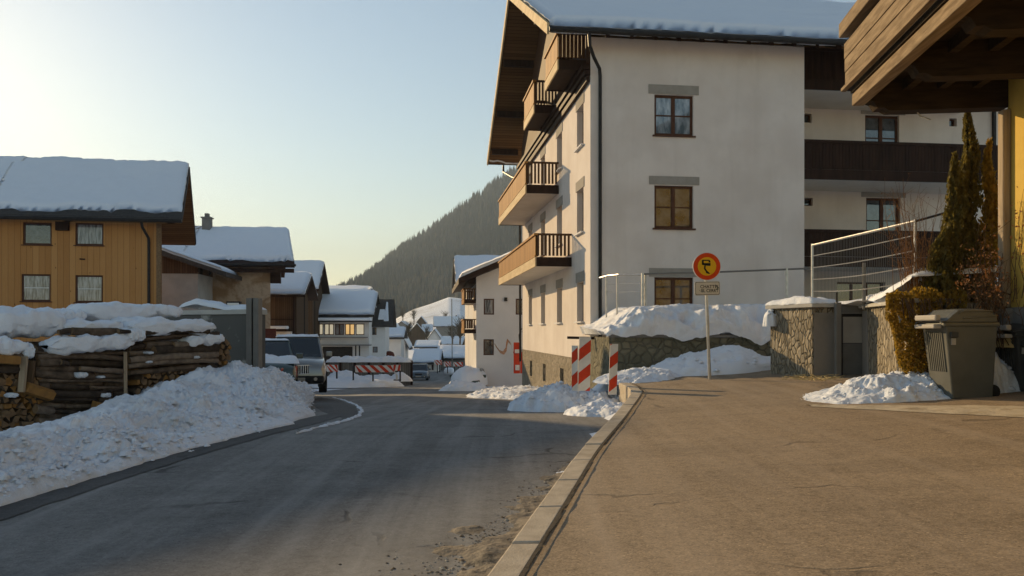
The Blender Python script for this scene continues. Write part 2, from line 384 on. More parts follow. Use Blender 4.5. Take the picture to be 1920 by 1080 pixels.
# ------------------------------------------------------------------ terrain functions
def table(pts, sm=1.2):
    xs = [p[0] for p in pts]; ys = [p[1] for p in pts]
    g = np.arange(-60, 260, .1); v = np.interp(g, xs, ys); k = int(sm/.1)*2+1
    v2 = np.convolve(np.pad(v, k, mode='edge'), np.ones(k)/k, 'same')[k:-k]
    far = (xs, ys)
    def f(y):
        if -58 < y < 255: return float(np.interp(y, g, v2))
        return float(np.interp(y, far[0], far[1]))
    return f
zroad = table([(-60, 0), (0, 0), (4.65, .03), (8.5, .10), (11, .12), (13, .05), (16, -.15), (20, -.40), (35, -1.27), (45, -1.9), (75, -3.2), (120, -4.2), (200, -4.5), (400, -4), (700, 0), (900, 6), (9000, 8)], .8)
kerbx = table([(-60, -12), (-6, -2.35), (0, -1.07), (4.65, -.08), (8.45, .73), (11.3, 1.44), (14.9, 2.30), (16.5, 2.32), (18, 2.0), (22, 1.8), (29, 1.4), (38, 0), (47, -2), (58, -4), (75, -5.3), (120, -8), (200, -15), (300, -25)], .5)
kerbz = table([(-60, .10), (0, .07), (4.65, .10), (8.45, .2), (11.3, .25), (14.9, .35), (18, .42), (40, .45)], .6)
leftx = table([(-60, -3.4), (0, -3.95), (6.06, -3.9), (8.5, -3.58), (12, -2.95), (15.9, -2.98), (20, -3.9), (26, -5.4), (34, -8.5), (50, -9), (75, -9.8), (120, -12.5), (200, -20), (300, -30)], .6)
def zpave(x, y): return kerbz(y)+.065*max(0, min(8, x-kerbx(y)))
def terr(x, y):
    z = zroad(y); kx = kerbx(y)
    if x > kx:
        if y < 17.5: return zpave(x, y)
        a = sstep(17.5, 23, y); return zpave(x, y)*(1-a)+(z+.25)*a if y < 60 else z
    return z

# ------------------------------------------------------------------ ground sheet, road, pavement, kerbs
def axis(parts):
    r = []
    for a, b, st in parts:
        n = max(1, int(round((b-a)/st))); r += [a+(b-a)*i/n for i in range(n)]
    r.append(parts[-1][1]); return r
mb = MB()
xs = axis([(-6000, -400, 800), (-400, -60, 40), (-60, -14, 3), (-14, 14, .7), (14, 60, 3), (60, 400, 40), (400, 6000, 800)])
ys = axis([(-400, -40, 60), (-40, -6, 4), (-6, 26, .7), (26, 80, 2), (80, 260, 10), (260, 900, 40), (900, 9000, 900)])
mb.grid([[(x, y, terr(x, y)-.06) for y in ys] for x in xs])
struct(mb.build('ground', M['snow'], smooth=True))
mb = MB()
ys = axis([(-14, 20, .35), (20, 80, 1), (80, 250, 5)])
def rl(y): return leftx(y)-(.6+1.6*sstep(12, 17, y)*(1-sstep(40, 55, y)))
mb.grid([[(rl(y)*(1-t)+(kerbx(y)-.02)*t, y, zroad(y)+.004) for y in ys] for t in [i/14 for i in range(15)]])
struct(mb.build('road', M['road'], smooth=True))
mb = MB()                                    # darker parking bay beyond the curved ice kerb
bay = [(580, 752), (600, 745), (640, 752), (668, 764), (672, 776), (650, 786), (612, 795), (560, 808), (540, 790)]
def ghit(px, py, f=zroad, y0=2.0, y1=120.0):
    y = y0
    while y < y1:
        if wz(py, y) <= f(y): return Vector((wx(px, y), y, f(y)))
        y += .02
    return W(px, py, y1)
mb.poly([ghit(*p)+Vector((0, 0, .009)) for p in bay])
struct(mb.build('parking_bay', M['bay']))
mb = MB()
ysp = axis([(-14, 17.6, .4)])
mb.grid([[(kerbx(y)+.13+(14-kerbx(y))*t*t, y, zpave(kerbx(y)+.13+(14-kerbx(y))*t*t, y)) for y in ysp] for t in [i/22 for i in range(23)]])
struct(mb.build('pavement', M['pave'], smooth=True))
# kerb: individual stones laid along the pavement's edge, drawn as one long kerb
mb = MB(); y = -8.0
while y < 16.6:
    L = R.uniform(.85, 1.05); y2 = min(y+L, 16.8); j = R.uniform(-.006, .006); g = .012
    a0, a1 = kerbx(y+g), kerbx(y2-g); w = .17
    z0, z1 = kerbz(y)+.022+j, kerbz(y2)+.022+j
    mb.hexa([(a0-.03, y+g, z0-.5), (a0+w, y+g, z0-.5), (a1+w, y2-g, z1-.5), (a1-.03, y2-g, z1-.5), (a0-.03, y+g, z0), (a0+w, y+g, z0+.004), (a1+w, y2-g, z1+.004), (a1-.03, y2-g, z1)])
    y = y2
struct(mb.build('kerb', M['kerb'], bevel=.015))

# dark crumbling joint behind the kerb
mb = MB(); P = [[], []]
for i in range(240):
    y = -2+i*.078; n = fbm(y*2.2, 3.1); e = kerbx(y)+.17
    z = zpave(e+.02, y)+.0265
    P[0].append((e-.005, y, z)); P[1].append((e+.012+.035*max(0, n+.15)+.012*R.random(), y, z-.001))
mb.grid(P); struct(mb.build('kerb_joint', pm('dark joint', (.07, .056, .04), (.11, .09, .066), 20, .95, .5)))

# ice ridge curving round the bay on the far side of the road
mb = MB()
pts = [ghit(*p) for p in [(555, 815), (600, 802), (645, 791), (672, 781), (679, 770), (668, 760), (645, 751), (622, 745)]]
P = [[], [], [], []]; k = 0
for i in range(len(pts)-1):
    for q in range(14):
        t = q/14; p = pts[i].lerp(pts[i+1], t); d = (pts[i+1]-pts[i]).normalized(); nrm = Vector((-d.y, d.x, 0)); w = max(.006, .034*min(1, (i*14+q)/20)+.06*fbm(p.x*3.5, p.y*3.5))
        h = .03+.02*fbm(p.x*6, p.y*6, 2)
        for r_, (a, hh) in enumerate(((-1, 0), (-.4, 1), (.4, 1), (1, 0))): P[r_].append(p+nrm*w*a+Vector((0, 0, max(.006, h*hh)+.002)))
mb.grid(P); o = mb.build('ice_ridge', M['snow_brown'], smooth=True); struct(o)
mb = MB(); P = [[], []]                      # dark wet strip between the snowbank and the dry road
for i in range(260):
    y = 1+i*.062; a = leftx(y); P[0].append((a-.5, y, zroad(y)+.011)); P[1].append((a+.02+.05*fbm(y*2, 3)-.1*sstep(12, 16, y), y, zroad(y)+.011))
mb.grid(P); struct(mb.build('wet_strip', M['bay']))

# ------------------------------------------------------------------ building helpers
class Plane:                                 # a wall plane seen from outside: s runs to the right, d outwards
    def __init__(s, a, b):
        s.a = Vector((a[0], a[1], 0)); d = Vector((b[0]-a[0], b[1]-a[1], 0)); s.L = d.length; s.d = d.normalized(); s.n = Vector((s.d.y, -s.d.x, 0))
    def __call__(s, t, z, o=0): 
        q = s.a+s.d*t+s.n*o; return Vector((q.x, q.y, z))
    def px(s, px, py, o=0):                  # photo pixel -> (t, z) on the plane
        k = (px-CX)/F; b = s.a+s.n*o
        t = (k*b.y-b.x)/(s.d.x-k*s.d.y); return t, wz(py, b.y+s.d.y*t)
    def box(s, mb, t0, t1, z0, z1, o0, o1, m=0):
        mb.hexa([s(t0, z0, o1), s(t1, z0, o1), s(t1, z0, o0), s(t0, z0, o0), s(t0, z1, o1), s(t1, z1, o1), s(t1, z1, o0), s(t0, z1, o0)], m)

def wall(mb, P, t0, t1, z0, z1, holes=(), depth=.16, m=0, apex=None, zl=None):
    ts = sorted({t0, t1}|{h[0] for h in holes}|{h[1] for h in holes}); zs = sorted({z0, z1}|{h[2] for h in holes}|{h[3] for h in holes})
    for i in range(len(ts)-1):
        for j in range(len(zs)-1):
            tc = (ts[i]+ts[i+1])/2; zc = (zs[j]+zs[j+1])/2
            if any(h[0] < tc < h[1] and h[2] < zc < h[3] for h in holes): continue
            mb.quad(P(ts[i], zs[j]), P(ts[i+1], zs[j]), P(ts[i+1], zs[j+1]), P(ts[i], zs[j+1]), m)
    for a, b, c, d in [h[:4] for h in holes]:
        e = -depth
        mb.quad(P(a, c), P(a, d), P(a, d, e), P(a, c, e), m); mb.quad(P(b, d), P(b, c), P(b, c, e), P(b, d, e), m)
        mb.quad(P(a, d), P(b, d), P(b, d, e), P(a, d, e), m); mb.quad(P(b, c), P(a, c), P(a, c, e), P(b, c, e), m)
    if apex: mb.poly([P(t0, z1), P(t1, z1), P(apex[0], apex[1])], m)

def window(P, h, parent, depth=.16, fr=.07, mull=1, bars=1, frame='winframe', pane='glass', sill=None, lintel=None, sillout=.06, label=None):
    a, b, c, d = h[:4]; e = -depth+.05; mb = MB(); g = .004
    P.box(mb, a+g, a+fr, c+g, d-g, e-.05, e); P.box(mb, b-fr, b-g, c+g, d-g, e-.05, e)
    P.box(mb, a+fr, b-fr, d-fr, d-g, e-.05, e-.002); P.box(mb, a+fr, b-fr, c+g, c+fr, e-.05, e-.002)
    w = (b-a-2*fr)/(mull+1)
    for i in range(mull):
        x = a+fr+w*(i+1); P.box(mb, x-fr*.75, x+fr*.75, c+fr, d-fr, e-.05, e+.006)
    for j in range(bars):
        z = c+fr+(d-c-2*fr)*(j+1)/(bars+1)
        for i in range(mull+1):
            x0 = a+fr+w*i+(fr*.75 if i else 0); x1 = a+fr+w*(i+1)-(fr*.75 if i < mull else 0)
            P.box(mb, x0, x1, z-.018, z+.018, e-.045, e-.006)
    o = mb.build('window', M[frame], parent)
    if label: o['label'] = label
    q = MB(); q.quad(P(a+g, c+g, e-.03), P(b-g, c+g, e-.03), P(b-g, d-g, e-.03), P(a+g, d-g, e-.03)); ROOT[o.name] = ROOT[parent.name]
    q.build('pane', M[pane], o)
    if sill:
        s = MB(); P.box(s, a-.06, b+.06, c-.05, c-.003, .002, sillout); s.build('sill', M[sill], o)
    if lintel:
        s = MB(); P.box(s, *lintel, -.01, .022); s.build('lintel', M['trim'], parent)
    return o

def roof_snow(fr, parent, prof, u0, u1, mat='snow_roof', th=.32, seed=0, jag=.12, inset=.06, nu=None, bury=.02, splay=0, t0=0.0):
    """prof: list of (v,z) from the near eave over the ridge; snow lies on it, rounded at its edges and ragged at the eaves"""
    seg = []; tot = 0
    for i in range(len(prof)-1):
        l = math.hypot(prof[i+1][0]-prof[i][0], prof[i+1][1]-prof[i][1]); seg.append((tot, l)); tot += l
    nu = nu or max(12, int((u1-u0)/.22)); nt = max(10, int(tot/.25))
    def at(w):
        for i, (s, l) in enumerate(seg):
            if w <= s+l+1e-6 or i == len(seg)-1:
                t = (w-s)/l; a, b = prof[i], prof[i+1]; return a[0]+(b[0]-a[0])*t, a[1]+(b[1]-a[1])*t
    rows = []
    for i in range(nu+1):
        u = u0+inset+(u1-u0-2*inset)*i/nu; row = []
        e0 = jag*(.6+1.1*fbm(u*.9, seed*7.3, .5, 4)); e1 = jag*(.6+1.1*fbm(u*.9, seed*3.1, 9.5, 4))
        if fbm(u*1.3, seed*2.2, 4) > .42: e0 -= jag*.9
        lo = max(.0, e0)+t0; hi = tot-max(.0, e1)
        for j in range(nt+1):
            tt = j/nt; tt = tt*tt*(3-2*tt)*.5+tt*.5
            w = lo+(hi-lo)*tt; v, z = at(w)
            ed = min(u-u0, u1-u, (w-lo)*1.3+.0, (hi-w)*1.3)
            k = min(1, max(0, ed)/(th*.9)); k = math.sqrt(max(0, 1-(1-k)**2))
            h = th*(.12+.88*k)*(1+.18*fbm(u*.45, v*.45, seed))+.02*fbm(u*3, v*3, seed+5)
            edge = i in (0, nu) or j in (0, nt)
            uu = u+splay*(v-prof[0][0])*(1 if u > (u0+u1)/2 else 0)+(.05*fbm(v*1.5, seed, 2) if i in (0, nu) else 0)
            row.append(fr.p(uu, v, z+h+bury*0))
        rows.append(row)
    mb = MB(); mb.grid(rows)
    # skirt down to the roof
    ring = [(0, j) for j in range(nt+1)]+[(i, nt) for i in range(1, nu+1)]+[(nu, j) for j in range(nt-1, -1, -1)]+[(i, 0) for i in range(nu-1, 0, -1)]
    b = len(mb.v); base = []
    for (i, j) in ring:
        p = rows[i][j]; base.append(Vector((p.x, p.y, p.z-th*.62)))
    mb.v += [tuple(q) for q in base]; n = len(ring)
    for k in range(n):
        a = ring[k]; c = ring[(k+1) % n]; mb.f.append((a[0]*(nt+1)+a[1], b+k, b+(k+1) % n, c[0]*(nt+1)+c[1])); mb.m.append(0)
    return mb.build('roof_snow', M[mat], parent, smooth=True)

def roof_slabs(fr, prof, u0, u1, th=.16, splay=0):
    """two sloped slabs with thickness, as (MB)"""
    mb = MB()
    for i in range(len(prof)-1):
        (v0, z0), (v1, z1) = prof[i], prof[i+1]
        r0 = u1+splay*(v0-prof[0][0]); r1 = u1+splay*(v1-prof[0][0])
        mb.hexa([fr.p(u0, v0, z0-th), fr.p(r0, v0, z0-th), fr.p(r1, v1, z1-th), fr.p(u0, v1, z1-th), fr.p(u0, v0, z0), fr.p(r0, v0, z0), fr.p(r1, v1, z1), fr.p(u0, v1, z1)])
    return mb

def slat_railing(mb, P, t0, t1, z0, z1, o0, o1, pitch=.125, gap=.35, m=0):
    n = max(1, int((t1-t0)/pitch)); p = (t1-t0)/n
    for i in range(n): P.box(mb, t0+i*p+p*gap/2, t0+(i+1)*p-p*gap/2, z0, z1, o0, o1, m)

# ------------------------------------------------------------------ the big white apartment building
FW = Fr(2.36, 24.0, 7.2)
bw = thing('apartment_building', 'large white apartment building with wooden balconies and thick snow on its overhanging roof', 'building', (FW.p(0, 0, 0)))
UF = FW.uz(1508, 80)[0]; DEPTH = 14.9; ZW = 10.1
PF = Plane(FW.p(0, 0, 0)[:2], FW.p(UF, 0, 0)[:2])
PSD = Plane(FW.p(0, DEPTH, 0)[:2], FW.p(0, 0, 0)[:2])       # side wall: t = DEPTH - v
URE = 16.6; VR = 3.3
PR = Plane(FW.p(UF, VR, 0)[:2], FW.p(URE, VR, 0)[:2])
PRS = Plane(FW.p(UF, 0, 0)[:2], FW.p(UF, VR, 0)[:2])
def hole(P, x0, x1, y0, y1):
    a, _ = P.px(x0, y0); b, _ = P.px(x1, y0); m_ = (x0+x1)/2
    return (a, b, P.px(m_, y1)[1], P.px(m_, y0)[1])
hf = [hole(PF, 1227, 1300, 178, 254), hole(PF, 1227, 1300, 348, 428), hole(PF, 1227, 1300, 520, 600)]
lf = [hole(PF, 1216, 1310, 160, 177), hole(PF, 1217, 1311, 331, 346.5), hole(PF, 1217, 1311, 503, 519)]
hs = []
for (zt, zb, names) in ((3.05, 1.80, 4), (6.0, 4.62, 3), (8.62, 7.35, 3)):
    for v in (1.45, 5.05, 8.7, 12.2): hs.append((DEPTH-v-.5, DEPTH-v+.5, zb, zt))
hb = []
hr = [hole(PR, 1622, 1686, 216, 300), hole(PR, 1624, 1688, 371, 455), hole(PR, 1569, 1660, 529, 580)]
hr2 = [hole(PR, 1780, 1794, 222, 237), hole(PR, 1506, 1522, 213, 230), hole(PR, 1507, 1524, 371, 386)]
hb_pl = [(DEPTH-v-.35, DEPTH-v+.35, -.55, .15) for v in (4.6, 8.4, 12.0)]
mb = MB()
wall(mb, PF, 0, UF, -.6, 10.35, hf, .16)
wall(mb, PSD, 0, DEPTH, .6, 9.2, hs, .24)
wall(mb, PR, 0, URE-UF, -.2, 10.4, hr+hr2, .2)
wall(mb, PRS, 0, VR, -.2, 10.6)
Pe = Plane(FW.p(URE, VR, 0)[:2], FW.p(URE, DEPTH, 0)[:2]); wall(mb, Pe, 0, DEPTH-VR, -.2, 10.4, (), m=0)
Pb = Plane(FW.p(URE, DEPTH, 0)[:2], FW.p(0, DEPTH, 0)[:2]); wall(mb, Pb, 0, URE, -1, 10.3)
mb.build('wall', M['plaster'], bw)
mb = MB(); wall(mb, PSD, 0, DEPTH, -2.0, .597, hb_pl, .2)
for h in hb_pl: mb.quad(PSD(h[0], h[2], -.19), PSD(h[1], h[2], -.19), PSD(h[1], h[3], -.19), PSD(h[0], h[3], -.19))
mb.build('stone_plinth', M['stone'], bw)
for i, (h, l) in enumerate(zip(hf, lf)): window(PF, h, bw, .13, .075, 1, 1, pane=('glass_blue' if i == 0 else 'glass'), sill='winframe', lintel=l)
for h in hs: window(PSD, h, bw, .24, .07, 1, 1 if h[3] > 4 else 0, pane='glass_dark', sill='plaster2', sillout=.10, lintel=(h[0]-.12, h[1]+.12, h[3]+.004, h[3]+.32))
for h, l in zip(hr[:2], (hole(PR, 1614, 1697, 198, 215), hole(PR, 1615, 1698, 356, 370))): window(PR, h, bw, .15, .085, 1, 1, pane='glass', lintel=l)
window(PR, hr[2], bw, .2, .06, 2, 0, pane='glass_dark')
for h in hr2: window(PR, h, bw, .18, .05, 0, 0, pane='glass_dark')
# gable cladding above the side wall, with ledge
mb = MB(); ap = DEPTH-8.43
mb.poly([PSD(-.0, 9.2, .03), PSD(DEPTH, 9.2, .03), PSD(DEPTH, 10.45, .03), PSD(ap, 14.85, .03), PSD(0, 10.3, .03)])
mb.build('gable_cladding', M['brown'], bw)
mb = MB(); PSD.box(mb, -.05, DEPTH+.02, 9.0, 9.18, .035, .13); PSD.box(mb, -.05, DEPTH+.04, 9.20, 9.34, .035, .20); PSD.box(mb, -.05, DEPTH+.06, 9.36, 9.50, .035, .27); mb.build('ledge', M['brownx'], bw)
# roof
prof = [(-.86, 10.28), (8.43, 15.15), (17.6, 10.30)]
mb = roof_slabs(FW, prof, -1.40, 17.0, .10); mb.build('roof', M['tile'], bw)
mb = MB()
for (v0, z0), (v1, z1) in zip(prof[:-1], prof[1:]):
    mb.hexa([FW.p(-1.36, v0, z0-.14), FW.p(16.9, v0, z0-.14), FW.p(16.9, v1, z1-.14), FW.p(-1.36, v1, z1-.14), FW.p(-1.36, v0, z0-.103), FW.p(16.9, v0, z0-.103), FW.p(16.9, v1, z1-.103), FW.p(-1.36, v1, z1-.103)])
mb.build('soffit_boards', M['soffit'], bw)
mb = MB()
for (v0, z0), (v1, z1) in zip(prof[:-1], prof[1:]):
    mb.hexa([FW.p(-1.47, v0, z0-.24), FW.p(-1.405, v0, z0-.24), FW.p(-1.405, v1, z1-.24), FW.p(-1.47, v1, z1-.24), FW.p(-1.47, v0, z0+.10), FW.p(-1.405, v0, z0+.10), FW.p(-1.405, v1, z1+.10), FW.p(-1.47, v1, z1+.10)])
mb.build('bargeboard', M['fascia'], bw)
for v in (2.6, 5.4, 11.4, 14.2, 16.6):       # purlins under the overhang
    z = 10.28+(v+.86)*.524 if v < 8.43 else 15.15-(v-8.43)*.529
    mb = MB(); mb.hexa([FW.p(-1.3, v-.09, z-.42), FW.p(.02, v-.09, z-.42), FW.p(.02, v+.09, z-.42), FW.p(-1.3, v+.09, z-.42), FW.p(-1.3, v-.09, z-.15), FW.p(.02, v-.09, z-.15), FW.p(.02, v+.09, z-.15), FW.p(-1.3, v+.09, z-.15)]); mb.build('purlin', M['brownx'], bw)
for i in range(22):
    u = .3+i*.72
    if u < 16: mb = MB(); mb.hexa([FW.p(u, -.78, 10.05), FW.p(u+.1, -.78, 10.05), FW.p(u+.1, -.0, 10.38), FW.p(u, -.0, 10.38), FW.p(u, -.78, 10.18), FW.p(u+.1, -.78, 10.18), FW.p(u+.1, 0, 10.56), FW.p(u, 0, 10.56)]); mb.build('rafter', M['brownx'], bw)

mb = MB(); mb.tube([FW.p(-1.42, -.93, 10.17), FW.p(17, -.93, 10.17)], .075, 10); mb.build('gutter', M['dark'], bw); mb = MB(); mb.tube([FW.p(-1.42, 17.7, 10.2), FW.p(17, 17.7, 10.2)], .08, 8); mb.build('gutter', M['dark'], bw)
mb = MB(); mb.tube([FW.p(-.25, -.93, 10.12), FW.p(-.22, -.9, 9.75), FW.p(.0, -.5, 9.55), FW.p(.25, -.14, 9.35), FW.p(.28, -.09, 9.15), FW.p(.28, -.09, 1.2)], .052, 10); mb.build('downpipe', M['dark'], bw)
mb = MB(); mb.tube([FW.p(-.6, 17.7, 10.1), FW.p(-.6, 17.65, 9.75), FW.p(-.3, 16.2, 9.2), FW.p(-.1, DEPTH+.1, 8.9), FW.p(-.08, DEPTH+.08, 0)], .055, 8); mb.build('downpipe', M['dark'], bw)
roof_snow(FW, bw, [(-.80, 10.285), (8.43, 15.155), (17.5, 10.31)], -1.40, 17.0, th=.36, seed=3, jag=.20, inset=.03, t0=.05)
# side balconies
def balcony(P, t0, t1, d, zb, zt, slab=.18, endgap=.42, sidegap=.10, mats=('ceil', 'balc', 'fascia'), parent=bw, label=None, base=.34):
    mb = MB(); P.box(mb, t0+.02, t1-.02, zb+.03, zb+slab, .0, d-.05); o = mb.build('balcony', M[mats[0]], parent)
    if label: o['label'] = label
    ROOT[o.name] = ROOT[parent.name]
    mb = MB(); zl = zb+base
    slat_railing(mb, P, t0+.04, t1-.04, zl+.02, zt-.07, d-.045, d-.015, .135, sidegap)          # long face
    P.box(mb, t0, t1, zl-.02, zl+.03, d-.06, d+.012)
    mb.build('railing', M[mats[1]], o)
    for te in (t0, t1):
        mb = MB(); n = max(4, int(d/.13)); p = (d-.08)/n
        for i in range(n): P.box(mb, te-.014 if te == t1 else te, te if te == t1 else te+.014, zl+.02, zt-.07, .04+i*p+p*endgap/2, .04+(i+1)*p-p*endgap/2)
        mb.build('end_railing', M['shaded_endwood'], o)
    mb = MB(); P.box(mb, t0-.03, t1+.03, zt-.07, zt, d-.09, d+.035)
    mb.build('handrail', M[mats[1]], o)
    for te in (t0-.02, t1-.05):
        mb = MB(); P.box(mb, te, te+.07, zt-.068, zt-.002, .01, d-.092); mb.build('end_handrail', M['shaded_endwood'], o)
    mb = MB(); P.box(mb, t0-.012, t1+.012, zb, zl-.03, d-.045, d); mb.build('fascia_board', M[mats[2]], o)
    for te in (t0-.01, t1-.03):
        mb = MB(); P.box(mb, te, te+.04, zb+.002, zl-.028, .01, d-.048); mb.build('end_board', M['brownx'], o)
    for k in range(int((t1-t0)/2.4)+1):
        mb = MB(); tt = t0+.06+k*(t1-t0-.12)/max(1, int((t1-t0)/2.4)); P.box(mb, tt-.05, tt+.05, zl, zt-.072, d-.12, d-.05); mb.build('post', M['brownx'], o)
    return o
balcony(PSD, DEPTH-14.0, DEPTH-2.8, 1.25, 3.65, 4.76)
balcony(PSD, DEPTH-14.1, DEPTH-5.16, 1.24, 6.5, 7.66)
balcony(PSD, DEPTH-2.75, DEPTH-.5, .92, 9.50, 10.65, mats=('brownx', 'balc', 'fascia'), endgap=.12)
balcony(PSD, DEPTH-7.83, DEPTH-5.26, .92, 9.45, 10.66, mats=('brownx', 'balc', 'fascia'))
# recessed balconies on the right part
for zb, zt in ((FW.uz(1520, 336, 1.1)[1], FW.uz(1520, 262, 1.1)[1]), (FW.uz(1520, 500, 1.1)[1], FW.uz(1520, 430, 1.1)[1]), (FW.uz(1520, 168, 1.1)[1], FW.uz(1520, 90, 1.1)[1])):
    PB = Plane(FW.p(UF, VR, 0)[:2], FW.p(URE, VR, 0)[:2])
    mb = MB(); PB.box(mb, .01, 7.6, zb+.03, zb+.2, .0, VR-1.12); o = mb.build('balcony', M['ceil'], bw); ROOT[o.name] = ROOT[bw.name]
    mb = MB(); slat_railing(mb, PB, .02, 7.6, zb+.34, zt-.10, VR-1.10, VR-1.075, .115, .07); PB.box(mb, .01, 7.6, zt-.1, zt, VR-1.13, VR-1.04)
    PB.box(mb, .01, 7.6, zb, zb+.33, VR-1.115, VR-1.06); mb.build('railing', M['brownx'], o)

# ------------------------------------------------------------------ second white house further down on the right
F2 = Fr(wx(893, 48), 48, 6)
h2 = thing('white_house', 'smaller white house with brown balconies, beyond the far end of the large apartment building', 'house', F2.p(0, 0, 0))
P2 = Plane(F2.p(0, 0, 0)[:2], F2.p(9, 0, 0)[:2]); P2L = Plane(F2.p(0, 12, 0)[:2], F2.p(0, 0, 0)[:2])
hh = [hole(P2, 907, 926.5, 560, 590), hole(P2, 967, 982, 560, 590), hole(P2, 906.5, 926, 636, 666)]
zE = F2.uz(893, 519)[1]; 
mb = MB(); wall(mb, P2, 0, 9, -3.4, zE, hh, .14, apex=(5.2, zE+2.1)); wall(mb, P2L, 0, 12, -3.4, zE-.05); mb.build('wall', M['plaster2'], h2)
window(P2, hh[0], h2, .12, .07, 0, 0, pane='glass_curtain'); window(P2, hh[1], h2, .12, .07, 0, 0, pane='glass_dark'); window(P2, hh[2], h2, .12, .07, 0, 0, pane='glass')
rp = [(-1.1, zE-.15), (5.2, zE+2.6), (11.5, zE-.1)]
FR2 = Fr(F2.p(0, 0, 0)[0], F2.p(0, 0, 0)[1], 6)
class Swap:                                  # frame with u and v exchanged, so that the ridge runs along v
    def __init__(s, fr): s.f = fr
    def p(s, u, v, z): return s.f.p(v, u, z)
S2 = Swap(F2)
mb = roof_slabs(S2, rp, -1.0, 12.5, .34); mb.build('roof', M['brownx'], h2)
roof_snow(S2, h2, [(-1.05, zE-.14), (5.2, zE+2.61), (11.45, zE-.09)], -.98, 12.4, th=.30, seed=6, jag=.05)
# back wing with the snowy slope facing the camera
YW = 56.0; xl_, xr_ = wx(853, YW), wx(960, YW); z0_, z1_ = wz(532, YW), wz(482, YW+3)
FW2 = Fr(xl_, YW, 6); mb = roof_slabs(FW2, [(0, z0_), (3.6, z1_), (7.2, z0_)], 0, 6.5, .22); mb.build('wing_roof', M['tile'], h2)
roof_snow(FW2, h2, [(.02, z0_+.01), (3.6, z1_+.01), (7.15, z0_+.01)], .0, 6.5, th=.28, seed=8, jag=.05)
mb = MB(); mb.fbox(FW2, 1.0, 6.4, .8, 6.5, -3.5, z0_-.1); mb.build('wing_wall', M['plaster2'], h2)
mb = MB(); P2L.box(mb, 6, 11.8, wz(533, 49), wz(520, 49)+.3, .001, .5); mb.build('eave_cladding', M['brownx'], h2)
for (ya, yb, t0, t1) in ((541, 569, 8.6, 11.9), (598, 625, 8.4, 11.9)):
    balcony(P2L, t0, t1, .75, wz(yb, 48.3), wz(ya, 48.3), mats=('ceil', 'redbal', 'redbal') if 'redbal' in M else ('ceil', 'balc', 'balc'), parent=h2, base=.28)
mb = MB(); p = P2.px(948, 561); P2.box(mb, p[0]-.09, p[0]+.09, p[1]-.12, p[1]+.1, .002, .16); mb.build('wall_lamp', M['dark'], h2)

# ------------------------------------------------------------------ left: larch-clad house
FA = Fr(-18.95, 43.0, 9)
ha = thing('wooden_house', 'two-storey larch-clad house with curtained windows and thick roof snow, at the left edge', 'house', FA.p(0, 0, 0))
PA = Plane(FA.p(-17, 0, 0)[:2], FA.p(0, 0, 0)[:2])
PAr = Plane(FA.p(0, 0, 0)[:2], FA.p(-3.2, 9, 0)[:2])
zeA = FA.uz(300, 408, -1)[1]
hA = [hole(PA, 43, 97, 417, 459), hole(PA, 141, 194, 418, 460), hole(PA, 40, 95, 514, 565), hole(PA, 141, 193, 516, 567)]
mb = MB(); wall(mb, PA, 0, 17, -3, zeA+.3, hA, .12); wall(mb, PAr, 0, PAr.L, -3, zeA-.1, apex=(4.4, zeA+2.6))
Pt = Plane(FA.p(-3.2, 9, 0)[:2], FA.p(-17, 9, 0)[:2]); wall(mb, Pt, 0, 13.8, -3, zeA+.2); mb.build('wall', M['larch'], ha)
for k, h in enumerate(hA): window(PA, h, ha, .11, .09, 0, 0, frame='winframe', pane='glass' if k == 0 else ('glass_curtain' if k != 1 else 'glass_curtain'), sill='winframe', sillout=.09)
mb = MB()
for h in hA[2:]: 
    mb = MB()
    for zf in (.5,): PA.box(mb, h[0]+.12, h[1]-.12, h[2]+(h[3]-h[2])*zf-.02, h[2]+(h[3]-h[2])*zf+.02, -.085, -.078)
    mb.build('curtain_trim', M['curtain'], ha)
mb = MB(); t, z = PA.px(107, 413); PA.box(mb, t, t+.62, z-.55, z+.05, .002, .25); mb.build('beam_end', M['brownx'], ha)
mb = MB(); t, z = PA.px(152, 486); mb.tube([PA(t, z, .01), PA(t, z, .16), PA(t+.25, z-.02, .18)], .035, 6); mb.build('bracket', M['brownx'], ha)
mb = MB(); PA.box(mb, 16.78, 17.0, -2.5, zeA, .003, .05); PAr.box(mb, .0, .22, -2.5, zeA, .003, .05); mb.build('corner_board', M['cut'], ha)
zrA = wz(303, 47.6)
rpA = [(-1.05, zeA), (4.4, zrA-.35), (10.0, zeA+.0)]
mb = roof_slabs(FA, rpA, -18, 1.35, .26, splay=-.16); mb.build('roof', M['tile'], ha)
mb = MB()
for (v0, z0), (v1, z1) in zip(rpA[:-1], rpA[1:]):
    q0 = 1.30-.16*(v0+1.05); q1 = 1.30-.16*(v1+1.05)
    mb.hexa([FA.p(-6, v0, z0-.32), FA.p(q0, v0, z0-.32), FA.p(q1, v1, z1-.32), FA.p(-6, v1, z1-.32), FA.p(-6, v0, z0-.263), FA.p(q0, v0, z0-.263), FA.p(q1, v1, z1-.263), FA.p(-6, v1, z1-.263)])
mb.build('soffit_boards', M['soffit'], ha)
mb = MB(); mb.tube([FA.p(-18, -1.15, zeA-.16), FA.p(1.35, -1.15, zeA-.16)], .10, 8); mb.build('gutter', M['dark'], ha)
mb = MB(); t = PA.px(280, 440)[0]; mb.tube([PA(t-.1, zeA-.2, 1.1), PA(t-.1, zeA-.5, .9), PA(t, zeA-1.0, .15), PA(t, zeA-1.2, .1), PA(t, -2.5, .1)], .075, 8); mb.build('downpipe', M['dark'], ha)
roof_snow(FA, ha, [(-.98, zeA+.01), (4.4, zrA-.34), (9.9, zeA+.01)], -18, 1.33, th=.34, seed=12, jag=.42, splay=-.16, t0=.30)

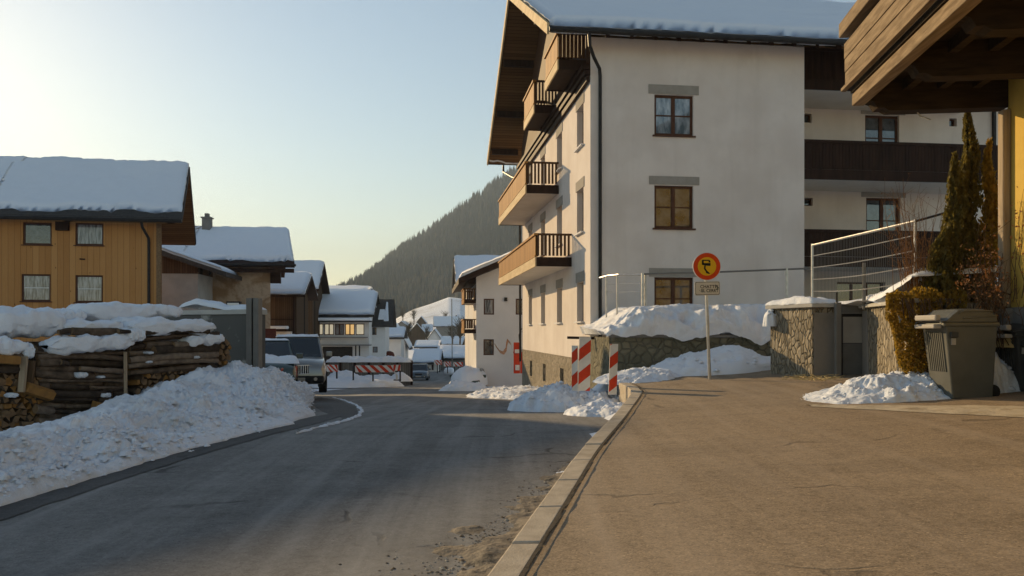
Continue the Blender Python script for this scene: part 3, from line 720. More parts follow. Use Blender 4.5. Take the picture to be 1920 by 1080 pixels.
# ------------------------------------------------------------------ left: old plastered house with annex
FB = Fr(wx(372, 60), 60.0, 6)
hb_ = thing('farmhouse', 'old farmhouse of stained plaster with a chimney and snow-covered roof, behind the grey wall', 'house', FB.p(0, 0, 0))
uR = FB.uz(507, 560)[0]; PBf = Plane(FB.p(-8, 0, 0)[:2], FB.p(uR, 0, 0)[:2]); PBr = Plane(FB.p(uR, 0, 0)[:2], FB.p(uR-2.6, 9, 0)[:2])
zeB = FB.uz(500, 497, -1)[1]
mb = MB(); wall(mb, PBf, 0, 8+uR, -3, zeB); wall(mb, PBr, 0, PBr.L, -3, zeB, apex=(4.5, zeB+1.9)); Pq = Plane(FB.p(uR-2.6, 9, 0)[:2], FB.p(-8, 9, 0)[:2]); wall(mb, Pq, 0, 5.4+uR, -3, zeB); mb.build('wall', M['stain'], hb_)
zrB = wz(434, 65)
rpB = [(-1.2, zeB+.1), (4.5, zrB), (10.2, zeB+.1)]
mb = roof_slabs(FB, rpB, -9, uR+2.0, .3, splay=-.24); mb.build('roof', M['brownx'], hb_)
roof_snow(FB, hb_, [(-1.05, zeB+.12), (4.5, zrB+.01), (10.1, zeB+.11)], -9, uR+1.98, th=.40, seed=21, jag=.35, splay=-.24, t0=.10)
mb = MB(); mb.fbox(FB, uR+.01, uR+.75, -.1, .3, zeB-1.3, zeB-.3); mb.fbox(FB, -2, uR+1.9, -1.0, -.8, zeB-.55, zeB-.25); mb.build('eave_beams', M['brownx'], hb_)
mb = MB(); mb.tube([FB.p(-1.5, -1.3, zeB-.02), FB.p(uR+2.1, -1.3, zeB-.02)], .09, 8); mb.tube([FB.p(1.6, -1.3, zeB-.1), FB.p(.9, -.9, zeB-.9), FB.p(.1, -.15, zeB-1.3), FB.p(.05, -.12, -3)], .07, 8); mb.build('downpipe', M['dark'], hb_)
cx_, cy_ = wx(388.5, 64), 64.0
mb = MB(); w = .32; zc0, zc1 = zrB-.6, wz(410, 64); mb.box(cx_-w, cx_+w, cy_-w, cy_+w, zc0, zc1); mb.box(cx_-w*1.25, cx_+w*1.25, cy_-w*1.25, cy_+w*1.25, zc1+.002, zc1+.12); mb.box(cx_-w*.5, cx_+w*.5, cy_-w*.5, cy_+w*.5, zc1+.122, zc1+.42); mb.build('chimney', M['conc'], hb_, bevel=.03)
# annex: low lean-to whose rake faces the road
FX = Fr(wx(296, 56), 56.0, 6); uX = FX.uz(371, 520)[0]
PX = Plane(FX.p(-4, 0, 0)[:2], FX.p(uX, 0, 0)[:2]); PXr = Plane(FX.p(uX, 0, 0)[:2], FX.p(uX, 4, 0)[:2]); zm = FX.uz(330, 513)[1]; za, zb2 = FX.uz(300, 462)[1], FX.uz(430, 512)[1]; uB = FX.uz(430, 512)[0]
mb = MB(); wall(mb, PX, 0, 4+uX, -3, zm); wall(mb, PXr, 0, 4, -3, zm); mb.build('annex_wall', M['annexgrey'], hb_)
mb = MB(); sl = (zb2-za)/(uB-0); mb.poly([PX(0, zm, .02), PX(4+uX, zm, .02), PX(4+uX, za+sl*uX-.1, .02), PX(4, za-.1, .02), PX(0, za-.1, .02)]); mb.poly([PXr(0, zm, .02), PXr(4, zm, .02), PXr(4, za+sl*uX-.1, .02), PXr(0, za+sl*uX-.1, .02)]); mb.build('annex_cladding', M['oldwood'], hb_)
mb = MB(); mb.hexa([FX.p(-5, -.9, za-.3-5*0), FX.p(uB, -.9, zb2-.3), FX.p(uB, 4, zb2-.3), FX.p(-5, 4, za-.3), FX.p(-5, -.9, za), FX.p(uB, -.9, zb2), FX.p(uB, 4, zb2), FX.p(-5, 4, za)]) if False else mb.hexa([FX.p(-.6, -.9, za-.32+.6*-sl*0), FX.p(uB, -.9, zb2-.32), FX.p(uB, 4, zb2-.32), FX.p(-.6, 4, za-.32), FX.p(-.6, -.9, za), FX.p(uB, -.9, zb2), FX.p(uB, 4, zb2), FX.p(-.6, 4, za)])
mb.build('annex_roof', M['tile'], hb_)
SX = Swap(FX)
roof_snow(SX, hb_, [(-.6, za+.02), (uB-.15, zb2+.02)], -.55, 4, th=.30, seed=23, jag=.25)

# ------------------------------------------------------------------ helper for plain gable houses further off
def gable_house(name, label, px0, px1, y_eave, y_ridge, y_base, Y, depth=8, deg=6, wallm='plaster2', roofm='brownx', over=.8, th=.4, seed=1, group=None, facing=False, holes=(), snow=True, verge=1.2, frame='winframe'):
    fr = Fr(wx(px0, Y), Y, deg); L = fr.uz(px1, y_eave)[0]; ze = wz(y_eave, Y); zb = wz(y_base, Y)-1.2
    t = thing(name, label, 'house', fr.p(L/2, 0, wz(y_base, Y)), group)
    P = Plane(fr.p(0, 0, 0)[:2], fr.p(L, 0, 0)[:2]); Q = Plane(fr.p(L, 0, 0)[:2], fr.p(L, depth, 0)[:2]); O = Plane(fr.p(0, depth, 0)[:2], fr.p(0, 0, 0)[:2]); B = Plane(fr.p(L, depth, 0)[:2], fr.p(0, depth, 0)[:2])
    hl = [hole(P, *h[:4]) for h in holes]; mb = MB()
    if facing:
        zr = wz(y_ridge, Y); wall(mb, P, 0, L, zb, ze, hl, .12, apex=(L/2, zr)); wall(mb, B, 0, L, zb, ze, apex=(L/2, zr)); wall(mb, Q, 0, depth, zb, ze); wall(mb, O, 0, depth, zb, ze)
        sl = (zr-ze)/(L/2); prof = [(-over, ze-over*sl+.12), (L/2, zr+.12), (L+over, ze-over*sl+.12)]; S = Swap(fr); u0, u1 = -over, depth+over
    else:
        zr = wz(y_ridge, Y+depth/2); wall(mb, P, 0, L, zb, ze, hl, .12); wall(mb, B, 0, L, zb, ze); wall(mb, Q, 0, depth, zb, ze, apex=(depth/2, zr-.3)); wall(mb, O, 0, depth, zb, ze, apex=(depth/2, zr-.3))
        sl = (zr-ze)/(depth/2+over); prof = [(-over, ze), (depth/2, zr), (depth+over, ze)]; S = fr; u0, u1 = -verge, L+verge
    mb.build('wall', M[wallm], t)
    roof_slabs(S, prof, u0, u1, .22).build('roof', M[roofm], t)
    if snow: roof_snow(S, t, [(a, b+.01) for a, b in prof], u0, u1, th=th, seed=seed, jag=.12, nu=max(10, int((u1-u0)/.5)))
    for h, hh_ in zip(holes, hl): window(P, hh_, t, .1, .09, h[5] if len(h) > 5 else 0, 0, pane=h[4], frame=frame)
    return t, fr, P, L

# dark wooden houses
t, fr, P, L = gable_house('dark_chalet', 'dark timber house with a white garage front, just right of the farmhouse', 497, 556, 553, 517, 640, 72, 7, 6, 'oldwood', 'brownx', .9, .4, 31, verge=.9)
mb = MB(); a, z = P.px(508, 617); b = P.px(541, 617)[0]; P.box(mb, a, b, z-.2, z, .01, 1.1); o = mb.build('porch_roof', M['brownx'], t)
ROOT[o.name] = ROOT[t.name]; mb = MB(); P.box(mb, a-.05, b+.05, z+.003, z+.28, .01, 1.15); mb.build('porch_snow', M['snow_roof'], o, bevel=.08)
mb = MB(); P.box(mb, a+.05, P.px(548, 640)[0], z-1.9, z-.22, .005, .5); mb.build('garage_wall', M['plaster'], t)
mb = MB(); P.box(mb, P.px(557, 600)[0]-.35, P.px(557, 600)[0]-.2, -3, 5.2, .01, .16); P.box(mb, P.px(520, 597)[0]-2, P.px(552, 597)[0], P.px(530, 598)[1]-.08, P.px(530, 598)[1], .01, .12); mb.build('posts', M['brownx'], t)
gable_house('timber_house', 'steep dark timber house behind the one with the white garage front', 520, 586, 542, 494, 620, 86, 8, 6, 'oldwood', 'brownx', .9, .4, 33, verge=.8)
# pale house with the long row of windows
holes = [(587, 606, 607, 628, 'paleglow', 1), (608, 626, 607, 628, 'paleglow', 1), (628, 645, 607, 628, 'glass_curtain', 1), (647, 665, 607, 628, 'glow', 1), (667, 683, 607, 628, 'paleglow', 0), (556, 566, 608, 628, 'paleglow', 0), (618, 646, 652, 675, 'paleglow', 2)]
t, fr, P, L = gable_house('guest_house', 'pale house with a row of five dark-framed lit windows under a blue-shaded snow roof', 553, 692, 591, 551, 678, 92, 8, 4, 'plaster2', 'dark', 1.0, .5, 41, holes=holes, verge=.7)
mb = MB(); za_ = P.px(600, 604)[1]; P.box(mb, -.3, L+.4, za_, za_+.12, .0, 1.4); o = mb.build('canopy', M['dark'], t); ROOT[o.name] = ROOT[t.name]
mb = MB(); P.box(mb, -.25, L+.35, za_+.123, za_+.5, .01, 1.35); mb.build('canopy_snow', M['snow_roof'], o, bevel=.12)
mb = MB(); z = P.px(600, 632)[1]; P.box(mb, P.px(585, 630)[0], P.px(690, 630)[0], z-.08, z, .01, .5); P.box(mb, P.px(600, 640)[0], L+.3, P.px(600, 646)[1]-.12, P.px(600, 646)[1], .01, 1.1)
mb.build('balcony_slab', M['conc'], t)
for px_ in (669, 676): 
    mb = MB(); a = P.px(px_, 660)[0]; P.box(mb, a-.07, a+.07, -3.4, P.px(px_, 647)[1]-.02, .9, 1.04); mb.build('post', M['dark'], t)
mb = MB(); P.box(mb, P.px(605, 650)[0], P.px(661, 650)[0], P.px(620, 678)[1], P.px(620, 650)[1], -.05, .03); o = mb.build('shutter_panel', M['dark'], t)
holes = [(696, 706, 614, 628, 'glass_dark', 0), (699, 708, 650, 661, 'glass_curtain', 0)]
t, fr, P, L = gable_house('villa', 'white house with a steep half-bare dark roof, right of the lit guest house', 688, 722, 610, 561, 678, 96, 6, 4, 'plaster2', 'tile', .5, .3, 43, holes=holes, snow=False, verge=.9)
for (v0, v1, a, b) in ((.2, 1.5, 1.3, 2.3), (1.8, 3.3, .4, 1.0), (.0, 2.5, 2.0, 2.6)):
    zr = wz(561, 99); ze = wz(610, 96); z = lambda v: ze+(zr-ze)*(v+.5)/3.5+.015
    mb = MB(); mb.hexa([fr.p(a, v0, z(v0)), fr.p(b, v0, z(v0)), fr.p(b-.3, v1, z(v1)), fr.p(a+.1, v1, z(v1)), fr.p(a, v0, z(v0)+.12), fr.p(b, v0, z(v0)+.12), fr.p(b-.3, v1, z(v1)+.12), fr.p(a+.1, v1, z(v1)+.12)]); mb.build('roof_snow', M['snow_roof'], t, bevel=.05)
gable_house('house', 'pale house whose snowy roof rises just over the lit guest house', 585, 680, 549, 541, 600, 118, 10, 4, 'plaster2', 'tile', .8, .5, 47, verge=.9)
gable_house('cottage', 'small white cottage right of the white house with the half-bare roof', 722, 752, 633, 617, 676, 112, 7, 4, 'plaster2', 'tile', .6, .4, 51, holes=[(722, 727.5, 648, 662, 'glass_dark', 0)], verge=.5)
gable_house('gabled_house', 'white house with a small snowy gable facing the road, behind the small cottage', 739, 760, 640, 621, 676, 125, 8, 4, 'plaster2', 'tile', .7, .4, 53, facing=True, holes=[(741.5, 746, 647, 660, 'glass_dark', 0), (748, 752, 647, 660, 'glass_dark', 0)])
VG = 'village houses in the valley'
for k, (px0, px1, ye, yr, yb, Y, fac, wm, lab) in enumerate([
    (766, 797, 625, 607, 645, 300, True, 'oldwood', 'brown village house with its wide gable to the camera, below the snow field'),
    (796, 806, 622, 609, 640, 310, False, 'conc', 'low grey village house touching the right side of the brown wide-gabled one'),
    (818, 858, 612, 594, 636, 330, False, 'conc', 'largest grey village house below the right end of the snow field'),
    (846, 866, 606, 591, 628, 380, True, 'oldwood', 'dark gabled village house beside the brown balconies of the white house'),
    (803, 826, 634, 618, 650, 270, True, 'plaster2', 'pale gabled village house in the middle of the clump'),
    (786, 815, 651, 640, 662, 180, False, 'plaster2', 'low shed-like village house just above the roadside sheds'),
    (741, 765, 612, 603, 628, 420, True, 'conc', 'tiny grey village house highest on the left below the forest'),
    (830, 860, 646, 632, 660, 230, False, 'oldwood', 'brown village house half hidden by the hedge on the right'),
    (722, 742, 622, 608, 640, 260, True, 'conc', 'grey gabled village house directly behind the cottage'),
    (868, 888, 632, 618, 650, 240, True, 'plaster2', 'pale village house seen under the brown balcony'),
    (782, 797, 603, 594, 618, 460, True, 'oldwood', 'small dark village house up at the foot of the snow field')]):
    gable_house('village_house', lab, px0, px1, ye, yr, yb, Y, 9, R.choice((2, 6, -6)), wm, 'tile', .8, .35, 60+k, VG, facing=fac, snow=True)
# roadside sheds
gable_house('shed', 'low white shed with a broad snow roof facing the road, behind the oncoming dark car', 779, 820, 680, 658, 698, 104, 7, 2, 'plaster2', 'dark', .7, .35, 81, 'snow-roofed sheds by the road', holes=[(809, 813, 684, 694, 'glass_dark', 0)], verge=.5)
gable_house('shed', 'open shed with a curved snow roof, right of the low white shed', 824, 874, 672, 653, 696, 112, 7, 2, 'conc', 'dark', .9, .5, 83, 'snow-roofed sheds by the road', verge=.5)

# ------------------------------------------------------------------ hill, forest, snow field
def ridge_y(px, pts):
    return float(np.interp(px, [p[0] for p in pts], [p[1] for p in pts]))
def hill(name, ridge, Yr, Yb, pyb, px0, px1, mat, amp, seed, nx=110, nt=34):
    P = []
    for i in range(nx+1):
        px = px0+(px1-px0)*i/nx; row = []
        for j in range(nt+1):
            t = j/nt; Y = Yb+(Yr-Yb)*t; pr = ridge_y(px, ridge); X = wx(px, Yb+(Yr-Yb)*(.35+.65*t))
            zt = wz(pr, Yr); zb = wz(pyb, Yb); z = zb+(zt-zb)*(t**1.15); z += amp*fbm(X*.006, Y*.006, seed, 4)*math.sin(PI*min(1, t*1.02))
            row.append((X, Y, z))
        row.append((row[-1][0]*1.1, Yr*1.12, row[-1][2]*.93)); row.append((row[-1][0]*1.25, Yr*1.6, -40)); P.append(row)
    mb = MB(); mb.grid(P); o = mb.build(name, M[mat], smooth=True); struct(o); return P
RID = [(380, 640), (480, 605), (560, 600), (620, 578), (645, 564), (680, 535), (708, 511), (725, 495), (760, 468), (800, 446), (850, 406), (900, 371), (945, 339), (1000, 301), (1100, 245), (1300, 232), (1600, 240), (2100, 250)]
RID2 = [(300, 640), (480, 600), (560, 572), (600, 560), (640, 540), (672, 527), (708, 518), (800, 508), (1000, 480), (1400, 470)]
HP = hill('hill', RID, 1700, 780, 625, 380, 2100, 'hillside', 22, 3.3)
HP2 = hill('far_hill', RID2, 3000, 2000, 628, 300, 1400, 'hillside', 30, 7.1, 60, 16)
def forest(name, P, n, seed, hmin, hmax, mats, zone, i0, i1, dec=.0):
    rr = random.Random(seed); mb = MB(); ni = len(P); nj = len(P[0])-2
    for q in range(n):
        a = i0+(i1-i0)*rr.random(); t = rr.random()**.8; x = a*(ni-1); y = t*(nj-1); i = min(int(x), ni-2); j = min(int(y), nj-2); fx = x-i; fy = y-j
        p = [P[i][j][k]*(1-fx)*(1-fy)+P[i+1][j][k]*fx*(1-fy)+P[i][j+1][k]*(1-fx)*fy+P[i+1][j+1][k]*fx*fy for k in range(3)]
        z = zone(a, t, rr, p)
        if z is None: continue
        h = rr.uniform(hmin, hmax)*(1.0 if z == 0 else .8); w = h*(rr.uniform(.14, .2) if z == 0 else rr.uniform(.28, .4))
        th0 = rr.random()*6; N = 5; vs = []; fs = []
        tiers = ((0, 1.0, .55), (.35, .72, 1.0)) if z == 0 else ((.1, .75, .55), (.3, .8, .9))
        for (zb, wr, zt) in tiers:
            b = len(vs); vs.append((p[0], p[1], p[2]+h*zt*(1 if z == 0 else 1.05)))
            for k in range(N):
                A = th0+2*PI*k/N; jr = rr.uniform(.75, 1.2); vs.append((p[0]+w*wr*jr*math.cos(A), p[1]+w*wr*jr*math.sin(A), p[2]+h*zb*rr.uniform(.85, 1.1)-1))
            fs += [(b, b+1+k, b+1+(k+1) % N) for k in range(N)]
        mb.add(vs, fs, z)
    o = mb.build(name, [M[m] for m in mats]); return o
def zone1(a, t, rr, p):
    n = mnoise.noise((p[0]*.008, p[1]*.008, 3))
    if t < .30+.16*n: return 1 if rr.random() < .75 else 0
    if mnoise.noise((p[0]*.012, p[1]*.02, 9)) > .46 and .35 < t < .9: return None
    return 0 if rr.random() < .93 else 1
o = forest('forest', HP, 15000, 5, 15, 27, ('forest', 'brownwood'), zone1, .09, .50); tag(o, 'dense dark spruce forest with bare larches at its foot covering the hill', 'forest', kind='stuff')
o = forest('far_forest', HP2, 3500, 6, 18, 30, ('forest', 'brownwood'), lambda a, t, rr, p: 0, .12, .62); tag(o, 'pale hazy forest on the farther ridge left of the hill', 'forest', kind='stuff')
# sunlit snow field under the forest
top = [(715, 618), (745, 596), (775, 580), (810, 569), (842, 557), (866, 560), (884, 590), (960, 600)]
P = []
for i in range(81):
    px = 715+245*i/80; pt = ridge_y(px, top); row = []
    for j in range(25):
        t = j/24; Y = 470+250*t; py = 640+(pt-640)*t; X = wx(px, Y); row.append((X, Y, wz(py, Y)+1.4*fbm(X*.02, Y*.02, 4)*math.sin(PI*t)))
    row.append((row[-1][0], 760, row[-1][2]-12)); P.append(row)
mb = MB(); mb.grid(P); struct(mb.build('snow_field', M['field'], smooth=True))
# bushes and bare trees scattered round the village
def bare_tree(base, h, label, seed, group, crown=1.0):
    rr = random.Random(seed); t = thing('bare_tree', label, 'tree', base, group); mb = MB(); b = Vector(base)
    mb.tube([b, b+Vector((.02*h, 0, h*.45)), b+Vector((0, 0, h*.8))], [h*.03, h*.02, h*.008], 6); mb.build('trunk', M['stem'], t)
    mb = MB()
    for k in range(70):
        z = h*rr.uniform(.3, .8); a = rr.random()*2*PI; L = h*rr.uniform(.15, .38)*crown; p0 = b+Vector((0, 0, z)); d = Vector((math.cos(a), math.sin(a), rr.uniform(.5, 1.4))).normalized()
        p1 = p0+d*L*.6; p2 = p1+(d+Vector((rr.uniform(-.4, .4), rr.uniform(-.4, .4), .3)))*L*.35
        mb.tube([p0, p1, p2], [h*.008, h*.005, h*.002], 3)
        for q in range(3):
            pp = p0.lerp(p1, rr.uniform(.4, 1)); mb.tube([pp, pp+Vector((rr.uniform(-1, 1), rr.uniform(-1, 1), rr.uniform(.2, 1)))*L*.4], [h*.004, h*.0015], 3)
    mb.build('crown', M['brownwood'], t)
for k, (px, py, Y, h, lab) in enumerate([(862, 655, 170, 7, 'bare brown tree under the brown balconies, nearest the hedge'), (848, 652, 190, 6, 'bare brown tree above the open shed'), (874, 650, 200, 8, 'bare brown tree rightmost of the village, beside the white wall'), (800, 648, 240, 6, 'bare brown tree above the low white shed'), (835, 620, 360, 9, 'bare tree between the largest grey village house and the snow field'), (776, 610, 420, 9, 'bare tree at the left foot of the snow field'), (755, 607, 430, 10, 'bare tree on the left below the forest'), (735, 612, 380, 10, 'bare tree just above the cottage roof'), (766, 652, 200, 7, 'bare tree left of the low white shed')]):
    bare_tree(W(px, py, Y), h, lab, 100+k, 'bare trees in the village')
def hedge(name, label, px0, px1, py0, py1, Y, n, mat, seed, leaf=.5):
    rr = random.Random(seed); mb = MB()
    for q in range(n):
        t = rr.random(); px = px0+(px1-px0)*t; hgt = (py0-py1)*(.6+.4*fbm(px*.08, seed, 0)); py = py0-max(0, hgt)*rr.random(); p = W(px, py, Y+rr.uniform(-3, 3)); s = leaf*rr.uniform(.5, 1.3)
        d = Vector((rr.uniform(-1, 1), rr.uniform(-1, 1), rr.uniform(-1, 1))).normalized()*s; e = Vector((rr.uniform(-1, 1), rr.uniform(-1, 1), rr.uniform(-1, 1))).normalized()*s
        mb.quad(p-d, p-e*.6, p+d, p+e*.6)
    return tag(mb.build(name, M[mat]), label, 'hedge')
hedge('hedge', 'brown leafless hedge in front of the village below the brown balconies', 828, 892, 662, 642, 150, 900, 'brownwood', 4, .55)

# ------------------------------------------------------------------ snow banks and piles
def snow_height(o): return o
mb = MB(); P = []
CRY = [(2, -4.75, .36), (5, -4.75, .38), (7.5, -4.75, .42), (10, -4.8, .44), (11.5, -5.0, .52), (13, -5.15, .66), (15, -5.3, .86), (16.5, -4.9, .68), (18.2, -4.85, .28), (19.5, -4.9, .02), (20.5, -5.2, -.3)]
cy = [c[0] for c in CRY]
for i in range(560):
    y = -3+23.6*i/559; xe = leftx(y)-.28-.9*sstep(13.5, 16, y)-.05*fbm(y*2.5, 1.7); xc = float(np.interp(y, cy, [c[1] for c in CRY])); zc = float(np.interp(y, cy, [c[2] for c in CRY]))
    if y > 12: xe = min(xe, xc+.9+.8*(1-sstep(15, 19, y)))
    row = []
    for j in range(170):
        t = j/169
        if t < .55:
            q = t/.55; x = xe+(xc-xe)*q; g = zroad(y)+.01; b = g+(zc-g)*(q**.75*(1.25-.25*q)); w = min(1, q*4)
        else:
            q = (t-.55)/.45; x = xc-4.4*q; g = zroad(y); b = zc+(g-.05-zc)*sstep(0, .55, q); w = 1
        c1 = .10*fbm(x*1.2, y*1.2, 3, 3); c2 = .12*fbm(x*2.2, y*2.2, 1, 4); c3 = .05*(lump(x*5.5, y*5.5, 4)-.5); c4 = .052*(lump(x*13, y*13, 8)-.5)+.026*(lump(x*29, y*29, 6)-.5)
        z = b+(c1+c2+c3+c4)*w*(.35+.65*min(1, max(0, b-zroad(y))/.35))
        if j == 0: z = zroad(y)-.02
        row.append((x, y, max(z, zroad(y)-.05)))
    P.append(row)
mb.grid(P); rr = random.Random(77)
def clod(mb, p, r, rr, m=0, flat=.7):
    n = 6; vs = [(p[0], p[1], p[2]+r*flat)]; rings = []
    for a_, k_ in ((.7, .62), (1.0, 0.0)):
        for k in range(n):
            A = 2*PI*k/n+rr.random()*.5; q = r*a_*rr.uniform(.75, 1.25); vs.append((p[0]+q*math.cos(A), p[1]+q*math.sin(A), p[2]+r*flat*k_*rr.uniform(.8, 1.2)-r*.1))
    fs = [(0, 1+k, 1+(k+1) % n) for k in range(n)]+[(1+k, 1+n+k, 1+n+(k+1) % n, 1+(k+1) % n) for k in range(n)]
    mb.add(vs, fs, m)
for q in range(4200):
    i = rr.randrange(40, 540); j = int(rr.triangular(0, 110, 8)); p = P[i][j]; clod(mb, (p[0]+rr.uniform(-.05, .1), p[1], p[2]-.01), rr.uniform(.008, .030)*(1.3 if j > 14 else .8)*(1.8 if rr.random() < .09 else 1), rr)
o = mb.build('snowbank', M['snow_bank'], smooth=True); tag(o, 'long ploughed snowbank along the left edge of the road, in front of the firewood', 'snowbank')

def mound(name, label, cx, cy, rx, ry, h, seed, mat='snow', rot=0, rough=1.0, base=terr, power=.8, n=46, clods=60, cat='snow pile', shape=None, cl=(.02, .07)):
    mb = MB(); P = []; ca, sa = math.cos(rot), math.sin(rot); rr = random.Random(seed)
    for i in range(n+1):
        row = []
        for j in range(n+1):
            # square -> disc
            a = 2*i/n-1; b = 2*j/n-1; x = a*math.sqrt(1-b*b/2); y = b*math.sqrt(1-a*a/2)
            r = math.hypot(x, y)*(1+.0); wob = 1+.18*fbm(x*1.6, y*1.6, seed, 3)
            X = cx+(x*rx*ca-y*ry*sa)*wob; Y = cy+(x*rx*sa+y*ry*ca)*wob
            k = max(0, 1-r*r)**power
            if shape: k = shape(x, y, k)
            s = min(rx, ry, 1.2)
            z = base(X, Y)-.03+h*k*(1+.35*fbm(X*1.1/s, Y*1.1/s, seed, 3))+rough*min(1, k*3)*(.10*h*(lump(X*3, Y*3, seed)-.5)*1.6+.05*(lump(X*7.5, Y*7.5, seed+2)-.5)+.02*(lump(X*17, Y*17, seed+5)-.5))
            row.append((X, Y, z))
        P.append(row)
    mb.grid(P)
    for q in range(clods):
        p = P[rr.randrange(2, n-1)][rr.randrange(2, n-1)]; clod(mb, (p[0], p[1], p[2]-.01), rr.uniform(*cl), rr)
    return tag(mb.build(name, M[mat], smooth=True), label, cat)
# centre piles at the end of the pavement
mound('snow_pile', 'shaded grey snow pile at the rounded kerb corner, right below the striped boards', 1.74, 14.9, .72, 1.15, .24, 201, 'snow_dirty', .1, power=.55, base=lambda x, y: min(terr(x, y), zroad(y)+.1), clods=40)
mound('snow_pile', 'long snow pile holding the two joined striped boards, between road and corner', 1.38, 17.6, 1.5, 1.5, .48, 202, 'snow_dirty', .3, power=.5, rough=2.0, n=70, base=lambda x, y: zroad(y)-.05, clods=80)
mound('snow_pile', 'snow pile at the foot of the single striped board by the stone wall', 2.75, 17.5, .95, .9, .22, 203, 'snow', 0, base=lambda x, y: zpave(x, y), clods=60)
mound('snow_pile', 'wide smooth blue-shaded snow pile leaning on the stone wall behind the round sign', 4.6, 18.15, 1.75, 1.0, .52, 204, 'snow', 0, base=lambda x, y: zpave(x, 17), clods=90, rough=.7)
# the row of lumps in front of the building's side wall
for k, (px, py, r, h, lab) in enumerate([(905, 722, 1.2, 1.0, 'sunlit snow lump at the far left end of the row below the stone plinth'), (938, 722, 1.0, .75, 'sunlit snow lump second in the row below the stone plinth'), (968, 724, 1.2, .95, 'sunlit snow lump in the middle of the row below the stone plinth'), (1000, 724, 1.1, .8, 'sunlit snow lump fourth in the row below the stone plinth'), (1032, 726, 1.2, .9, 'sunlit snow lump nearest the striped boards in the row below the plinth')]):
    p = ghit(px, py+5); mound('snow_pile', lab, p.x, p.y+1.0, r*1.05, r*.9, h*1.45, 210+k, 'snow', 0, base=lambda x, y: zroad(y), clods=60, rough=1.5, power=.55, n=34)
mound('snow_pile', 'low gritty brown snow strip along the right road edge in the sun', .35, 29.0, 2.0, 3.8, .34, 220, 'snow_brown', .25, base=lambda x, y: zroad(y)+.02, clods=140, rough=1.6)
mound('snow_pile', 'snow heap beyond the snow-covered car, far along the right road edge', -3.0, 52, 1.2, 3.2, .8, 221, 'snow', 0, base=lambda x, y: zroad(y), clods=30, n=30)
# far side, round the barriers
def vbase(x, y): return zroad(y)+.02
mound('snow_pile', 'broad low snow verge on which the striped barrier stands', -11.7, 54.6, 4.3, 3.6, .62, 229, 'snow', 0, base=vbase, clods=30, n=40, power=.45, rough=.8)
for k, (px, Y, rx, ry, h, lab) in enumerate([(645, 55.0, 1.3, 1.2, .75, 'snow heap behind the left end of the striped barrier'), (700, 56.2, 2.0, .9, .45, 'low snow heap behind the legs of the striped barrier'), (750, 56, .8, 1.0, .6, 'snow heap between the striped barrier and the oncoming car')]):
    mound('snow_pile', lab, wx(px, Y), Y, rx, ry, h, 230+k, 'snow', 0, base=lambda x, y: zroad(y)+.35, clods=20, n=30)
# bin corner
mound('snow_pile', 'bright lumpy snow pile beside the grey bin, below the ivy', 5.5, 12.0, 1.10, 1.0, .50, 240, 'snow', -.35, base=lambda x, y: zpave(x, y)+.015, clods=420, rough=1.0, n=90, cl=(.008, .035), shape=lambda x, y, k: k*(.55+.45*x))
mound('snow_pile', 'snow pile squeezed between the grey bin and the dark bin', 7.0, 11.75, .45, .45, .62, 241, 'snow_dirty', 0, base=lambda x, y: zpave(x, y), clods=20)
# gritty ice sheet reaching across the pavement's right edge
mb = MB(); P = []
for i in range(60):
    t = i/59; x = 4.2+2.6*t; yc = 11.3-2.9*t; w = (.12+1.0*t)*(1+.35*fbm(x*1.5, 4)); row = []
    for j in range(14):
        y = yc+w*(j/13*2-1); row.append((x, y, zpave(x, y)+.006+(.014+.012*fbm(x*6, y*6, 2))*max(0, 1-abs(j/13*2-1)**3)))
    P.append(row)
mb.grid(P); struct(mb.build('ice_patch', m_snow('gritty ice', 1.2, (.30, .235, .15), 3.5, base=(.50, .43, .32)), smooth=True))
# grit and crumbled ice in the gutter
rr = random.Random(9); mb = MB()
for q in range(900):
    y = rr.triangular(3.6, 8.8, 4.6); w = (.75 if y < 6 else .45)*(1-(y-3.6)/8); x = kerbx(y)-.06-abs(rr.gauss(0, .5))*w; s = rr.uniform(.003, .014)*(1.8 if rr.random() < .05 else 1)
    clod(mb, (x, y, zroad(y)+.004), s, rr, 0 if rr.random() < .6 else 1, .6)
o = mb.build('road_grit', [M['grit'], M['kerb']]); o['kind'] = 'stuff'; tag(o, 'crumbled grit and dirty ice in the gutter along the near kerb', 'grit')
mb = MB(); P = []
for i in range(240):
    y = 3.0+5.6*i/239; row = []
    for j in range(44):
        t = j/43; w = (.62 if y < 5.4 else .62*(1-(y-5.4)/4))*(1+.5*fbm(y*1.7, 2)); x = kerbx(y)-.035-w*t
        row.append((x, y, zroad(y)+.004+.045*((1-t)*.55-.28+(.60*fbm(x*3.2, y*3.2, 6)+.16*(lump(x*11, y*11)-.4)))))
    P.append(row)
mb.grid(P); struct(mb.build('gutter_ice', m_snow('gutter ice', 1.3, (.05, .042, .03), 4.5, base=(.22, .18, .13)), smooth=True))

